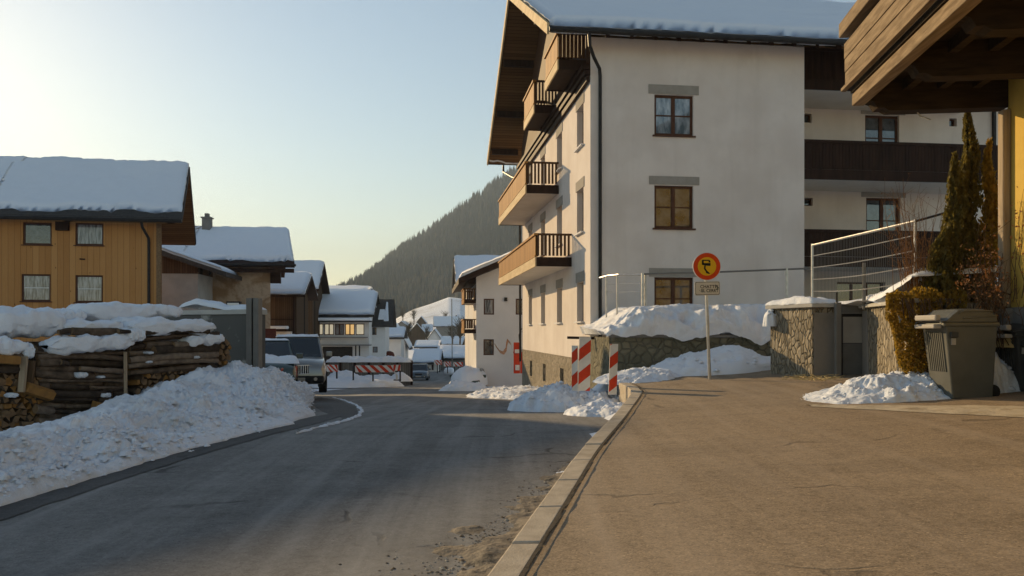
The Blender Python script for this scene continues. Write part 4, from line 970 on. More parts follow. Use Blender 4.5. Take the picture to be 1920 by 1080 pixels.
# ------------------------------------------------------------------ stone walls and terraces on the right
YT = 19.0
tw = thing('stone_wall', 'low mossy stone retaining wall under a thick snow cover, behind the round sign', 'wall', (4, YT, .5))
xT0, xT1 = wx(1142, YT), 6.2
mb = MB(); zt = wz(633, YT); mb.box(xT0, xT1, YT, YT+.4, -.5, zt); mb.hexa([(wx(1107, 22.3), 22.3, -1.2), (xT0, YT, -1.2), (xT0+.35, YT+.401, -1.2), (wx(1107, 22.3)+.35, 22.3, -1.2), (wx(1107, 22.3), 22.3, zt), (xT0-.002, YT, zt), (xT0+.35, YT+.401, zt), (wx(1107, 22.3)+.35, 22.3, zt)])
mb.build('masonry', M['stone3'], tw)
mb = MB(); mb.box(xT0-.02, xT1, YT-.06, YT+.42, zt+.002, zt+.07); mb.build('coping', M['conc'], tw)
mb = MB(); mb.beam((wx(1066, 22), 22, wz(633, 22)), (wx(1112, 21.4), 21.4, wz(634, 21.4)), .12, .07); mb.build('board_end', M['brownx'], tw)
# snow lying on the terrace up to the facade
P = []
for i in range(260):
    t = i/259; row = []
    for j in range(70):
        q = j/69; x0 = 2.22-.15*q+.12*fbm(q*3, 1, 2); x = x0+(6.35-x0)*t
        f = min(1, q/.30); back = sstep(.30, 1, q); left = sstep(-.02, .26, t)
        rag = .17*fbm(x*1.1, 8, 1, 5)
        z = 1.34+rag*(1-sstep(.2, 1, f))+(.16+.60*left)*math.sin(f*PI/2)**.8*(1+.12*fbm(x*.6, 3))+.12*back
        y = YT-.13+.85*(1-math.cos(f*PI/2))+.10*math.sin(f*PI)*fbm(x*1.5, z*2, 7)+(24.15+.125*(x-2.36)-YT-.3)*back
        d = .20*fbm(x*1.1, y*1.1, z, 3)+.16*(lump(x*2.4, y*2.4, z*2.4)-.5)+.05*(lump(x*6, y*6, z*6)-.5)+.02*(lump(x*15, y*15, z*15)-.5)
        e = (sstep(0, .05, q)*sstep(0, .02, t)*.8+.2)*(1-.6*back)*(1-.35*sstep(.55, 1, f))
        row.append((x, y-d*.7*e*(1-back), z+d*.5*e))
    P.append(row)
mb = MB(); mb.grid(P)
for edge in ([P[i][0] for i in range(260)], [P[0][j] for j in range(70)]):
    mb.grid([[p for p in edge], [(p[0]+.12, p[1]+.30, 1.40) for p in edge]])
o = mb.build('snow_cover', M['snow_dirty' if 0 else 'snow_bank'], smooth=True); tag(o, 'thick snow cover on the stone wall terrace below the facade windows', 'snow')
# railing on the terrace
rl_ = thing('railing', 'thin steel railing with bent left end standing in snow before the white facade', 'railing', (3, 20.6, 2))
mb = MB(); mb.tube([W(1125, 521, 22.6), W(1140, 517, 22.0), W(1160, 515, 21.3), W(1207, 515, 20.6)], .026, 8); mb.build('rail', M['steel'], rl_)
mb = MB(); mb.tube([W(1207, 514, 20.6), W(1350, 510, 20.6), W(1475, 505, 20.6), W(1522, 503, 20.6)], .024, 8); mb.build('rail', M['grey_metal'], rl_)
for px, py, Y, r in ((1137, 518, 22.1, .022), (1157, 515, 21.4, .022), (1205, 512, 20.6, .04), (1210, 514, 20.7, .03), (1475, 503, 20.6, .035)):
    mb = MB(); a = W(px, py, Y); mb.tube([a, (a.x, a.y, 1.5)], r, 8); mb.build('post', M['steel'], rl_)
for dz in (.22, .44):
    mb = MB(); mb.tube([W(1137, 518, 22.1)-Vector((0, 0, dz)), W(1207, 515, 20.6)-Vector((0, 0, dz))], .006, 4); mb.build('wire', M['steel'], rl_)
# stone pillar wall
NC = Vector((wx(1523, 15.5), 15.5, 0)); FCn = NC+Vector((-.40, 1.27, 0)); zpT = 1.95
pw = thing('stone_wall', 'tall rubble stone wall end with snow on its cap, sunlit, left of the grey metal gate', 'wall', (5.8, 16, .6))
xr = wx(1566, 15.55)
mb = MB(); mb.hexa([(FCn.x, FCn.y, -.2), (NC.x, NC.y, -.2), (xr, NC.y+.05, -.2), (xr, FCn.y+.5, -.2), (FCn.x, FCn.y, zpT), (NC.x, NC.y, zpT), (xr, NC.y+.05, zpT), (xr, FCn.y+.5, zpT)]); mb.build('masonry', M['stone2'], pw)
mb = MB(); mb.hexa([(NC.x+.03, NC.y-.012, .1), (xr-.001, NC.y+.036, .1), (xr-.001, NC.y+.10, .1), (NC.x+.03, NC.y+.05, .1), (NC.x+.03, NC.y-.012, zpT-.1), (xr-.001, NC.y+.036, zpT-.1), (xr-.001, NC.y+.10, zpT-.1), (NC.x+.03, NC.y+.05, zpT-.1)]); mb.build('mortar_face', M['render_stone'], pw)
mb = MB(); c0 = [(FCn.x-.10, FCn.y+.05), (NC.x-.03, NC.y-.09), (xr+.02, NC.y-.05), (xr+.02, FCn.y+.5)]; mb.hexa([(*c, zpT+.003) for c in c0]+[(*c, zpT+.075) for c in c0]); mb.build('cap', M['cap'], pw, bevel=.012)
def slab_snow(name, label, pts, z0, th, seed, mat='snow', over=.02, cat='snow', n=22, parent=None):
    a, b, c, d = [Vector((*p, 0)) for p in pts]; P = []
    for i in range(n+1):
        row = []
        for j in range(n+1):
            s = i/n; t = j/n; p = (a*(1-s)+b*s)*(1-t)+(d*(1-s)+c*s)*t
            e = min(s, 1-s, t, 1-t)*2; k = math.sqrt(max(0, 1-(1-min(1, e*2.2))**2)); zz = (z0 if not callable(z0) else z0(s, t))
            row.append((p.x+over*fbm(p.x*4, p.y*4, seed), p.y+over*fbm(p.x*4, p.y*4, seed+3), zz+th*(.1+.9*k)*(1+.5*fbm(p.x*2.2, p.y*2.2, seed))+.012*lump(p.x*11, p.y*11)))
        P.append(row)
    mb = MB(); mb.grid(P); ring = [P[i][0] for i in range(n+1)]+[P[n][j] for j in range(1, n+1)]+[P[i][n] for i in range(n-1, -1, -1)]+[P[0][j] for j in range(n-1, -1, -1)]
    mb.grid([ring, [(p[0], p[1], p[2]-th*.14) for p in ring]])
    o = mb.build(name, M[mat], parent, smooth=True)
    return tag(o, label, cat) if parent is None else o
slab_snow('snow_heap', 'lumpy snow cap on the sunlit stone wall end', c0, zpT+.075, .13, 301)
mound('snow_lump', 'small snow lump stuck to the left side of the sunlit stone wall end', FCn.x-.03, FCn.y-.05, .13, .2, .30, 302, 'snow', 0, base=lambda x, y: 1.62, clods=14, n=20, power=.4)
# gate between the walls
gt = thing('metal_gate', 'narrow grey metal gate with a pale upper panel between the two stone walls', 'gate', (6.5, 15.4, .6))
YG = 15.3; gx0, gx1, gx2, gx3 = wx(1566, YG), wx(1576, YG), wx(1578, YG+.25), wx(1622, YG+.25)
mb = MB(); mb.box(gx0, gx1, YG-.05, YG+.06, .3, wz(567, YG)); mb.build('post', M['grey_metal'], gt, bevel=.008)
mb = MB(); mb.box(gx2, gx3+.1, YG+.2, YG+.3, wz(587, YG+.2), wz(573, YG+.2)); mb.build('top_rail', M['grey_metal'], gt)
mb = MB(); mb.box(gx2, gx3, YG+.24, YG+.28, .45, wz(587.5, YG+.2)); o = mb.build('door_leaf', M['dark'], gt); ROOT[o.name] = ROOT[gt.name]
mb = MB(); mb.box(gx2+.02, gx3-.03, YG+.215, YG+.238, wz(643, YG+.2), wz(594, YG+.2)); mb.build('upper_panel', M['pale_panel'], o)
mb = MB(); mb.box(gx2+.02, gx3-.03, YG+.22, YG+.238, .50, wz(644, YG+.2)); mb.build('lower_panel', M['grey_metal'], o)
mb = MB(); mb.tube([W(1569, 570, YG), W(1569, 548, YG)], .02, 6); mb.build('pin', M['dark'], gt)
# wall right of the gate running to the bin
w2 = thing('stone_wall', 'patchy mortared stone wall right of the gate, partly hidden under ivy', 'wall', (6.5, 14, .6))
A = Vector((6.80, 15.45)); B = Vector((6.28, 12.35)); Cc = Vector((7.6, 12.2)); zw = 1.93
mb = MB(); mb.hexa([(A.x, A.y, -.1), (B.x, B.y, -.1), (B.x+.45, B.y+.1, -.1), (A.x+.45, A.y, -.1), (A.x, A.y, zw), (B.x, B.y, zw), (B.x+.45, B.y+.1, zw), (A.x+.45, A.y, zw)]); mb.hexa([(B.x+.002, B.y-.002, -.1), (Cc.x, Cc.y, -.1), (Cc.x, Cc.y+.4, -.1), (B.x+.45, B.y+.098, -.1), (B.x+.002, B.y-.002, zw-.004), (Cc.x, Cc.y, zw-.004), (Cc.x, Cc.y+.4, zw-.004), (B.x+.45, B.y+.098, zw-.004)])
mb.build('masonry', M['stone2'], w2)
mb = MB(); mb.hexa([(A.x-.012, A.y-.001, .2), (A.x-.012-.52*.17, A.y-3.1*.17, .2), (A.x+.05-.52*.17, A.y-3.1*.17, .2), (A.x+.05, A.y-.001, .2), (A.x-.012, A.y-.001, zw-.05), (A.x-.012-.52*.10, A.y-3.1*.10, zw-.05), (A.x+.05-.52*.1, A.y-3.1*.1, zw-.05), (A.x+.05, A.y-.001, zw-.05)]); mb.build('mortar_face', M['render_stone'], w2)
mb = MB(); c1 = [(A.x-.09, A.y), (B.x-.09, B.y-.05), (B.x+.5, B.y-.05), (A.x+.5, A.y)]; mb.hexa([(*c, zw+.003) for c in c1]+[(*c, zw+.07) for c in c1]); mb.build('cap', M['cap'], w2, bevel=.01)
slab_snow('snow_drift', 'rounded snow drift on the wall right of the gate, below the mesh fence', [(A.x-.06, A.y+.1), (B.x-.02, B.y+.1), (B.x+1.6, B.y+.3), (A.x+1.4, A.y+.6)], lambda s, t: zw+.07+.34*s*s+.10*t, .16, 303, n=30)
# garden terrace behind (snow)
mb = MB(); P = []
for i in range(40):
    row = []
    for j in range(30):
        x = 6.45+11*i/39; y = 12.5+14.0*j/29; row.append((x, y, 2.0+.25*fbm(x*.5, y*.5, 2)+.02*(y-13)-1.2*sstep(.7, 0, (x-6.45))*(1 if y > 17.2 else 0)))
    P.append(row)
mb.grid(P); struct(mb.build('garden_snow', M['snow'], smooth=True))
mb = MB(); mb.box(6.9, 17, 12.6, 26.3, -.3, 1.7); struct(mb.build('garden_terrace', M['conc']))
# mesh fence
fa = thing('mesh_fence', 'leaning galvanised wire mesh fence panel on the garden wall, in front of dark balconies', 'fence', (6.5, 15, 2))
p0, p1 = W(1523, 460, 17.0), W(1716, 415, 13.3); q0, q1 = W(1523, 560, 17.0), W(1716, 545, 13.3)
def fp(t, s): return (p0.lerp(p1, t))*(1-s)+(q0.lerp(q1, t))*s+Vector((0, 0, -.10*math.sin(PI*t)*s*.7))
mb = MB(); mb.tube([fp(t, 0) for t in (0, .5, 1)], .024, 8); mb.build('top_rail', M['steel'], fa)
for s in (.2, .42, .64, .86):
    mb = MB(); mb.tube([fp(i/10, s) for i in range(11)], .010, 5); mb.build('wire_bar', M['steel'], fa)
mb = MB()
for i in range(1, 62): mb.tube([fp(i/62, 0), fp(i/62, 1)], .0035, 4)
mb.build('mesh', M['grey_metal'], fa)
for t in (0, 1):
    mb = MB(); a = fp(t, -.03); b = fp(t, 1.05); mb.tube([a, b-Vector((0, 0, .1))], .026, 8); mb.build('post', M['steel'], fa)
mb = MB(); a = W(1620, 493, 15.0); mb.tube([a, (a.x, a.y, 1.9)], .035, 8); mb.build('short_post', M['grey_metal'], fa)
mb = MB(); mb.tube([p1, W(1780, 397, 12.9)], .02, 6); mb.build('far_rail', M['dark'], fa)

# ------------------------------------------------------------------ yellow house with the timber balcony
FY = Fr(wx(1889, 12.0), 12.0, -7); LY = 11.5
yh = thing('yellow_house', 'yellow rendered house with a big weathered timber balcony, cut off by the right edge', 'house', FY.p(0, 0, 0))
PY = Plane(FY.p(0, 0, 0)[:2], FY.p(0, -LY, 0)[:2])          # left wall, t runs towards the camera
PYN = Plane(FY.p(8, 0, 0)[:2], FY.p(0, 0, 0)[:2]); PYS = Plane(FY.p(0, -LY, 0)[:2], FY.p(8, -LY, 0)[:2])
zpl = wz(577, 12.0)
mb = MB(); wall(mb, PY, 0, LY, zpl, 9.5); wall(mb, PYN, 0, 8, zpl-1, 9.5); wall(mb, PYS, 0, 8, .2, 9.5); mb.build('wall', M['yellow'], yh)
mb = MB(); PY.box(mb, -.05, LY, .1, zpl-.003, -.3, .06); mb.build('plinth', M['conc'], yh)
mb = MB(); PY.box(mb, .30, 1.2, wz(130, 11.6), wz(78, 11.6), .002, .05); mb.build('sign_board', M['dark'], yh)
mb = MB(); PY.box(mb, -.05, .12, zpl+.0, wz(208, 12), .003, .12); mb.build('corner_post', M['grey_timber_v'], yh, bevel=.02)
# balcony: t along the wall, o outwards
OB = 2.28; zj0, zj1 = wz(203, 12.05), wz(158, 12.05)
def yz(py): return wz(py, 12.1)
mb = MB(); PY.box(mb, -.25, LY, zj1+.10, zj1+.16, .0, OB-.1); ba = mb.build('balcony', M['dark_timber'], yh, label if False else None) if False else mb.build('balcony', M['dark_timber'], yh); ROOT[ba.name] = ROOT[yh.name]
for k, t in enumerate((-.10, 1.55, 3.2, 4.9, 6.6, 8.3)):
    mb = MB(); hh_ = zj1+.098-zj0; o1 = OB-.16
    prof_ = [(.0, zj0), (o1-.42, zj0), (o1-.34, zj0+.05), (o1-.25, zj0+.05), (o1-.19, zj0+.15), (o1-.08, zj0+.19), (o1, zj0+.30), (o1, zj0+hh_), (0, zj0+hh_)]
    n = len(prof_); vs = [PY(t-.13, z, o) for o, z in prof_]+[PY(t+.13, z, o) for o, z in prof_]
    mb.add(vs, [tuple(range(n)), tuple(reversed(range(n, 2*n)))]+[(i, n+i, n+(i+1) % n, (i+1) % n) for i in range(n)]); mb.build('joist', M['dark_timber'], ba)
mb = MB()
for o_ in (.5, 1.0, 1.5): PY.box(mb, -.2, LY, zj1-.10, zj1+.098, o_-.07, o_+.07) if False else None
for k, o_ in enumerate((.45, .95, 1.45)):
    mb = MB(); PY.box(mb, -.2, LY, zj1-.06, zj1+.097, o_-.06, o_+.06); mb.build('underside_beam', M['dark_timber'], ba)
mb = MB(); PY.box(mb, -.22, LY, yz(186), yz(163), OB-.28, OB-.10); mb.build('edge_beam', M['grey_timber'], ba, bevel=.012)
mb = MB(); PY.box(mb, -.36, LY, yz(153), yz(146), OB-.05, OB+.03); mb.build('drip_board', M['grey_timber'], ba, bevel=.008)
for k, (ya, yb) in enumerate(((140, 118), (117, 92), (91, 62))):
    mb = MB(); PY.box(mb, -.30, LY, yz(ya), yz(yb), OB-.06-.01*k, OB-.02+.008*k); mb.build('parapet_board', M['grey_timber'], ba, bevel=.006)
mb = MB(); PY.box(mb, -.26, LY, yz(160), yz(50), OB-.17, OB-.09); mb.build('parapet_backing', M['dark_timber'], ba)
mb = MB(); PY.box(mb, -.40, LY, yz(46), yz(18), OB-.20, OB+.05); mb.build('handrail', M['grey_timber'], ba, bevel=.015)
mb = MB(); PY.box(mb, -.28, -.20, yz(160), yz(50), .02, OB-.18); mb.build('end_parapet', M['dark_timber'], ba)
yr = [(-1.6, 9.1), (4.0, 11.6), (9.6, 9.1)]; SY = Swap(FY)
mb = MB()
for (u0, z0), (u1, z1) in zip(yr[:-1], yr[1:]): mb.hexa([FY.p(u0, -LY-1, z0), FY.p(u1, -LY-1, z1), FY.p(u1, .9, z1), FY.p(u0, .9, z0), FY.p(u0, -LY-1, z0+.2), FY.p(u1, -LY-1, z1+.2), FY.p(u1, .9, z1+.2), FY.p(u0, .9, z0+.2)])
mb.build('roof', M['brownx'], yh)
mb = MB()
for i in range(9):
    a = PY(-.05-.02*i, zj0-.0, .55); 
mb.tube([PY(-.1, zj0-.01, 1.25), PY(-.12, zj0-.06, 1.2), PY(-.12, zj0-.12, 1.05)], .012, 5); mb.build('hook', M['steel'], ba)
ov = thing('concrete_block', 'weathered concrete block at the foot of the yellow house, streaked with shadows', 'block', (7.6, 11.4, .5))
mb = MB(); mb.hexa([(wx(1886, 11.75), 11.75, .3), (8.9, 11.0, .3), (8.9, 11.95, .3), (wx(1886, 11.75), 11.95, .3)] + [(wx(1886, 11.75), 11.75, wz(578, 11.75)), (8.9, 11.0, wz(578, 11.75)), (8.9, 11.95, wz(578, 11.75)), (wx(1886, 11.75), 11.95, wz(578, 11.75))]); mb.build('body', M['conc'], ov, bevel=.02)

# ------------------------------------------------------------------ round sign
YS = 16.4; pS = W(1331, 711, YS); 
sg = thing('road_sign', 'round red-rimmed yellow warning sign on a leaning steel pole with a small plate below', 'sign', pS)
top_ = W(1322, 478, YS); mb = MB(); mb.tube([pS-Vector((0, 0, .1)), top_], .032, 10); mb.build('pole', M['steel'], sg)
def disc(mb, c, r, y0, y1, n=48, m=0):
    mb.tube([(c.x, y1, c.z), (c.x, y0, c.z)], r, n, m)
cS = W(1324, 500, YS); r0 = 26.3/F*YS
mb = MB(); disc(mb, cS, r0, YS-.065, YS-.04); mb.build('back_plate', M['white'], sg)
mb = MB(); disc(mb, cS, r0*.955, YS-.070, YS-.0652); mb.build('red_ring', M['signred'], sg)
mb = MB(); disc(mb, cS, r0*.655, YS-.074, YS-.0702); mb.build('yellow_disc', M['signyellow'], sg)
def z4(x, y): return W(1280+x*90/884, 460+y*110/1080, YS)
mb = MB(); yp = YS-.0765
def ppoly(mb, pts, m=0, y=yp, th=.002):
    a = [Vector((z4(*p).x, y, z4(*p).z)) for p in pts]; b = [q+Vector((0, th, 0)) for q in a]; n = len(a)
    mb.add(a+b, [tuple(range(n))[::-1], tuple(range(n, 2*n))]+[(i, (i+1) % n, n+(i+1) % n, n+i) for i in range(n)], m)
for poly in ([(338, 275), (372, 275), (372, 345), (338, 362)], [(350, 270), (470, 272), (468, 292), (372, 292), (360, 292)], [(466, 272), (486, 280), (498, 322), (462, 322), (460, 292)],
             [(338, 332), (498, 332), (496, 384), (440, 382), (340, 364)], [(382, 374), (412, 378), (402, 428), (376, 440)], [(376, 438), (402, 424), (440, 482), (412, 494)], [(410, 492), (442, 478), (488, 522), (470, 534), (414, 512)]):
    ppoly(mb, poly)
mb.build('pictogram', M['signblack'], sg)
cP = W(1325, 541, YS); hw, hh_ = 23.5/F*YS, 13/F*YS
def rrect(mb, c, hw, hh, r, y0, y1, rot=.02):
    pts = []
    for (sx, sz, a0) in ((1, 1, 0), (-1, 1, 90), (-1, -1, 180), (1, -1, 270)):
        for k in range(5):
            a = math.radians(a0+k*22.5); pts.append((sx*(hw-r)+r*math.cos(a), sz*(hh-r)+r*math.sin(a)))
    pts = [(c.x+x*math.cos(rot)-z*math.sin(rot), c.z+x*math.sin(rot)+z*math.cos(rot)) for x, z in pts]; n = len(pts)
    mb.add([(x, y0, z) for x, z in pts]+[(x, y1, z) for x, z in pts], [tuple(range(n)), tuple(range(2*n-1, n-1, -1))]+[(i, n+i, n+(i+1) % n, (i+1) % n) for i in range(n)])
mb = MB(); rrect(mb, cP, hw, hh_, .03, YS-.06, YS-.045); mb.build('plate', M['signplate'], sg)
mb = MB(); rrect(mb, cP, hw*.955, hh_*.92, .027, YS-.0625, YS-.0602); mb.build('plate_border', M['signblack'], sg)
mb = MB(); rrect(mb, cP, hw*.925, hh_*.865, .024, YS-.0645, YS-.0627); mb.build('plate_face', M['signplate'], sg)
dg = None
def lettering(name, body, c, size, y, mat, parent, sx=1.0):
    cu = bpy.data.curves.new(name, 'FONT'); cu.body = body; cu.size = size; cu.align_x = 'CENTER'; cu.align_y = 'CENTER'; cu.extrude = .0008; cu.offset = size*.012
    tmp = bpy.data.objects.new(name+'_tmp', cu); C.objects.link(tmp); dgr = bpy.context.evaluated_depsgraph_get(); dgr.update()
    me = bpy.data.meshes.new_from_object(tmp.evaluated_get(dgr)); bpy.data.objects.remove(tmp)
    me.materials.clear(); me.materials.append(M[mat]); off = ROOT[parent.name]
    for v in me.vertices: v.co = Vector((c.x+v.co.x*sx-off.x, y-off.y-v.co.z, c.z+v.co.y-off.z))
    o = bpy.data.objects.new(name, me); C.objects.link(o); o.parent = parent; return o
lettering('lettering', 'CHATTEL', W(1329, 538, YS), .092, YS-.0655, 'signblack', sg, .98)
lettering('lettering', 'EL CERRT', W(1329.5, 545.5, YS), .092, YS-.0655, 'signblack', sg, .90)
mb = MB()
for a, b in (((588, 728), (640, 782)), ((640, 782), (604, 826))):
    p, q = z4(*a), z4(*b); mb.beam((p.x, YS-.0655, p.z), (q.x, YS-.0655, q.z), .012, .002, up=(0, 1, 0))
mb.build('arrow', M['signblack'], sg)
mb = MB(); pts = [z4(x, y) for x, y in ((290, 828), (318, 850), (352, 852), (382, 820))]
for a, b in zip(pts[:-1], pts[1:]): mb.beam((a.x, YS-.0655, a.z), (b.x, YS-.0655, b.z), .007, .002, up=(0, 1, 0))
mb.build('smile_mark', M['grey_metal'], sg)

# ------------------------------------------------------------------ striped boards
def striped_board(mb, c, w, z0, z1, ang, pitch, lean=0, seed=0, slope=.8, first=0):
    """flat board; red and white diagonal stripes are separate quads a little proud of the board"""
    ca, sa = math.cos(ang), math.sin(ang)
    def P(x, z, o): return Vector((c[0]+x*ca+o*sa+lean*(z-z0), c[1]+x*sa-o*ca, z))
    mb.hexa([P(-w/2, z0, .012), P(w/2, z0, .012), P(w/2, z0, -.012), P(-w/2, z0, -.012), P(-w/2, z1, .012), P(w/2, z1, .012), P(w/2, z1, -.012), P(-w/2, z1, -.012)], 0)
    k = -4+first
    while True:
        a = z0+k*pitch*2
        if a > z1+1: break
        lo0, lo1 = a, a+pitch; hi0, hi1 = a+w*slope, a+pitch+w*slope     # at left / right edge
        poly = [(-w/2, lo0), (w/2, hi0), (w/2, hi1), (-w/2, lo1)]
        # clip to z0..z1
        def clip(pl, zc, up):
            out = []
            for i in range(len(pl)):
                p, q = pl[i], pl[(i+1) % len(pl)]; ip = p[1] >= zc if up else p[1] <= zc; iq = q[1] >= zc if up else q[1] <= zc
                if ip: out.append(p)
                if ip != iq: t = (zc-p[1])/(q[1]-p[1]); out.append((p[0]+(q[0]-p[0])*t, zc))
            return out
        pl = clip(clip(poly, z0, True), z1, False) if True else poly
        if len(pl) >= 3: mb.poly([P(x, z, .0145) for x, z in pl], 1)
        k += 1
SB = 'red and white striped boards in the snow'
c = W(1095, 700, 15.9); t = thing('striped_board', 'wider red and white striped board, right half of the joined pair in the snow pile', 'marker board', c, SB)
mb = MB(); striped_board(mb, (c.x, 15.9), .235, c.z-.35, wz(632, 15.9), .10, .235, .02, first=.27); mb.build('board', [M['white'], M['red']], t)
c = W(1078.5, 700, 15.95); t = thing('striped_board', 'narrow red and white striped board, left half of the joined pair in the snow pile', 'marker board', c, SB)
mb = MB(); striped_board(mb, (c.x, 15.98), .15, c.z-.35, wz(648, 15.95), -.75, .235, .0, first=.12, slope=.75); mb.build('board', [M['white'], M['red']], t)
c = W(1148.5, 712, 16.1); t = thing('striped_board', 'single red and white striped board leaning right by the mossy stone wall', 'marker board', c, SB)
mb = MB(); striped_board(mb, (c.x, 16.1), .165, c.z-.3, wz(645, 16.1), .1, .235, .03, first=.1); mb.build('board', [M['white'], M['red']], t)

# red and white post stack with the ribbon by the white house
YB_ = 46.0; t = thing('barrier_post', 'tall orange-red and white barrier post at the corner of the apartment building', 'post', W(972, 700, YB_))
for i, (xa, xb, ya, yb, m_) in enumerate([(963, 975, 642, 700, 'red'), (975.5, 983, 632, 700, 'red'), (966, 974, 684, 694, 'white'), (965, 974, 655, 662, 'white'), (975, 979, 630, 655, 'white'), (978, 984, 650, 660, 'white')]):
    mb = MB(); o_ = .16 if m_ == 'white' else .12; y0 = YB_-o_-.03*i; mb.box(wx(xa, YB_), wx(xb, YB_), y0, YB_+.05, wz(yb, YB_), wz(ya, YB_)); mb.build('panel' if m_ == 'red' else 'white_band', M[m_], t, bevel=.02)
mb = MB(); pts = [(927, 646), (931, 652), (936, 659), (943, 662), (948, 655), (949, 645), (951, 638), (957, 645), (961, 660), (965, 667)]
P = [[], []]
for i, (x, y) in enumerate(pts):
    a = W(x, y, 46.4); P[0].append((a.x, a.y-.04, a.z+.10)); P[1].append((a.x+.06, a.y+.04, a.z-.10))
mb.grid(P); tag(mb.build('ribbon', M['rope']), 'twisted faded red ribbon hanging between the lower house window and the red post', 'ribbon')
mb = MB(); pts = [W(x, y, 45.8) for x, y in ((974, 640), (973, 628), (977, 618), (982, 612), (979, 622), (983, 630), (976, 634))]; mb.tube(pts, .03, 5); tag(mb.build('cable_loop', M['dark']), 'loose dark cable loop above the red and white barrier post', 'cable')

# ------------------------------------------------------------------ barriers
def barrier(label, px0, px1, py0, py1, Y, legs, group=None, n=8, slope=1, deg=0):
    a, b = wx(px0, Y), wx(px1, Y); z0, z1 = wz(py1, Y), wz(py0, Y); t = thing('road_barrier', label, 'barrier', ((a+b)/2, Y, z0-.8), group)
    mb = MB(); mb.box(a, b, Y-.02, Y+.02, z0, z1, 0); L = b-a; p = L/n; sh = (z1-z0)*.55*slope
    for k in range(-1, n+1):
        if k % 2: continue
        q = [(a+k*p-sh, z1), (a+k*p+p-sh, z1), (a+k*p+p+sh, z0), (a+k*p+sh, z0)]; q = [(min(b, max(a, x)), z) for x, z in q]
        if max(x for x, z in q)-min(x for x, z in q) < .05: continue
        mb.poly([(x, Y-.0235, z) for x, z in q[::-1]], 1)
    mb.build('board', [M['white'], M['red']], t)
    for (lx, ly) in legs:
        mb = MB(); x = wx(lx, Y); mb.box(x-.045, x+.045, Y+.03, Y+.12, wz(ly, Y), z1-.05); mb.build('leg', M['dark'], t)
    return t
barrier('long red and white striped barrier board standing in the snow across the road', 666, 740, 685, 698, 52, [(699, 715), (662, 713)], None, 9)
barrier('short red and white striped barrier end half hidden behind the silver car', 612, 634, 684, 697, 50, [(631, 710)], None, 4)
t = barrier('small red and white barrier with a bent white foot, right of the long barrier', 737, 751, 684, 695, 51.5, [(750, 715)], None, 3, -.2)
mb = MB(); 
for a, b in (((739, 697), (744, 703)), ((744, 703), (744, 712))): mb.beam(W(*a, 51.4), W(*b, 51.4), .12, .06)
mb.build('white_foot', M['white'], t)
mb = MB(); mb.beam(W(738, 712.5, 51.6), W(752, 712.5, 51.6), .09, .07); mb.build('foot_rail', M['dark'], t)
for k, (x0, x1, y0, y1, lg, lab) in enumerate([(814, 829, 675, 684, [(824, 698), (820, 700)], 'slanted red and white barrier nearest the oncoming car'), (832, 846, 678, 687, [(839, 700)], 'middle red and white barrier of the far group'), (850, 868, 679, 687, [(852, 700), (860, 707)], 'far right red and white barrier, next to the snow-covered car')]):
    barrier(lab, x0, x1, y0, y1, 84, lg, 'far barriers round the works', 4)
mb = MB(); mb.box(wx(832, 86), wx(850, 86), 86, 87.4, wz(702, 86), wz(690, 86)); tag(mb.build('snow_block', M['snow'], bevel=.25), 'bright snow block behind the legs of the far barriers', 'snow')
# boarded fence with snow behind the barrier
fb = thing('board_fence', 'grey weathered board fence with snow on top behind the striped barrier', 'fence', W(695, 712, 58))
mb = MB(); x0, x1 = wx(612, 58), wx(772, 58); mb.box(x0, x1, 58, 58.08, wz(714, 58)-.3, wz(678, 58)); mb.build('boards', M['fencewood'], fb)
for k in range(7):
    mb = MB(); x = x0+(x1-x0)*k/6; mb.box(x-.08, x+.08, 57.88, 57.998, wz(714, 58)-.3, wz(676, 58)); mb.build('post', M['brownx'], fb)
slab_snow('snow_ridge', 'ragged snow ridge along the top of the grey board fence', [(x0, 57.8), (x1, 57.8), (x1, 58.7), (x0, 58.7)], wz(679, 58), .35, 401, n=40, over=.1)
mb = MB(); mb.box(wx(722, 100), wx(741, 100), 98, 100, wz(674, 100), wz(658, 100)); tag(mb.build('tarp_pile', M['redbrown'], bevel=.5), 'dark red covered pile beside the small white cottage', 'pile')
mb = MB(); a = wx(492, 48); mb.box(a, wx(517, 48), 48, 48.1, -1.5, wz(616, 48)); tag(mb.build('plank_screen', M['redbrown'], bevel=.01), 'dark red plank screen behind the grey steel post', 'screen')
mb = MB(); mb.tube([W(848, 700, 95), W(847, 560, 95)], .05, 6); tag(mb.build('lamp_mast', M['grey_metal']), 'thin tall grey mast rising left of the brown balconies', 'mast')

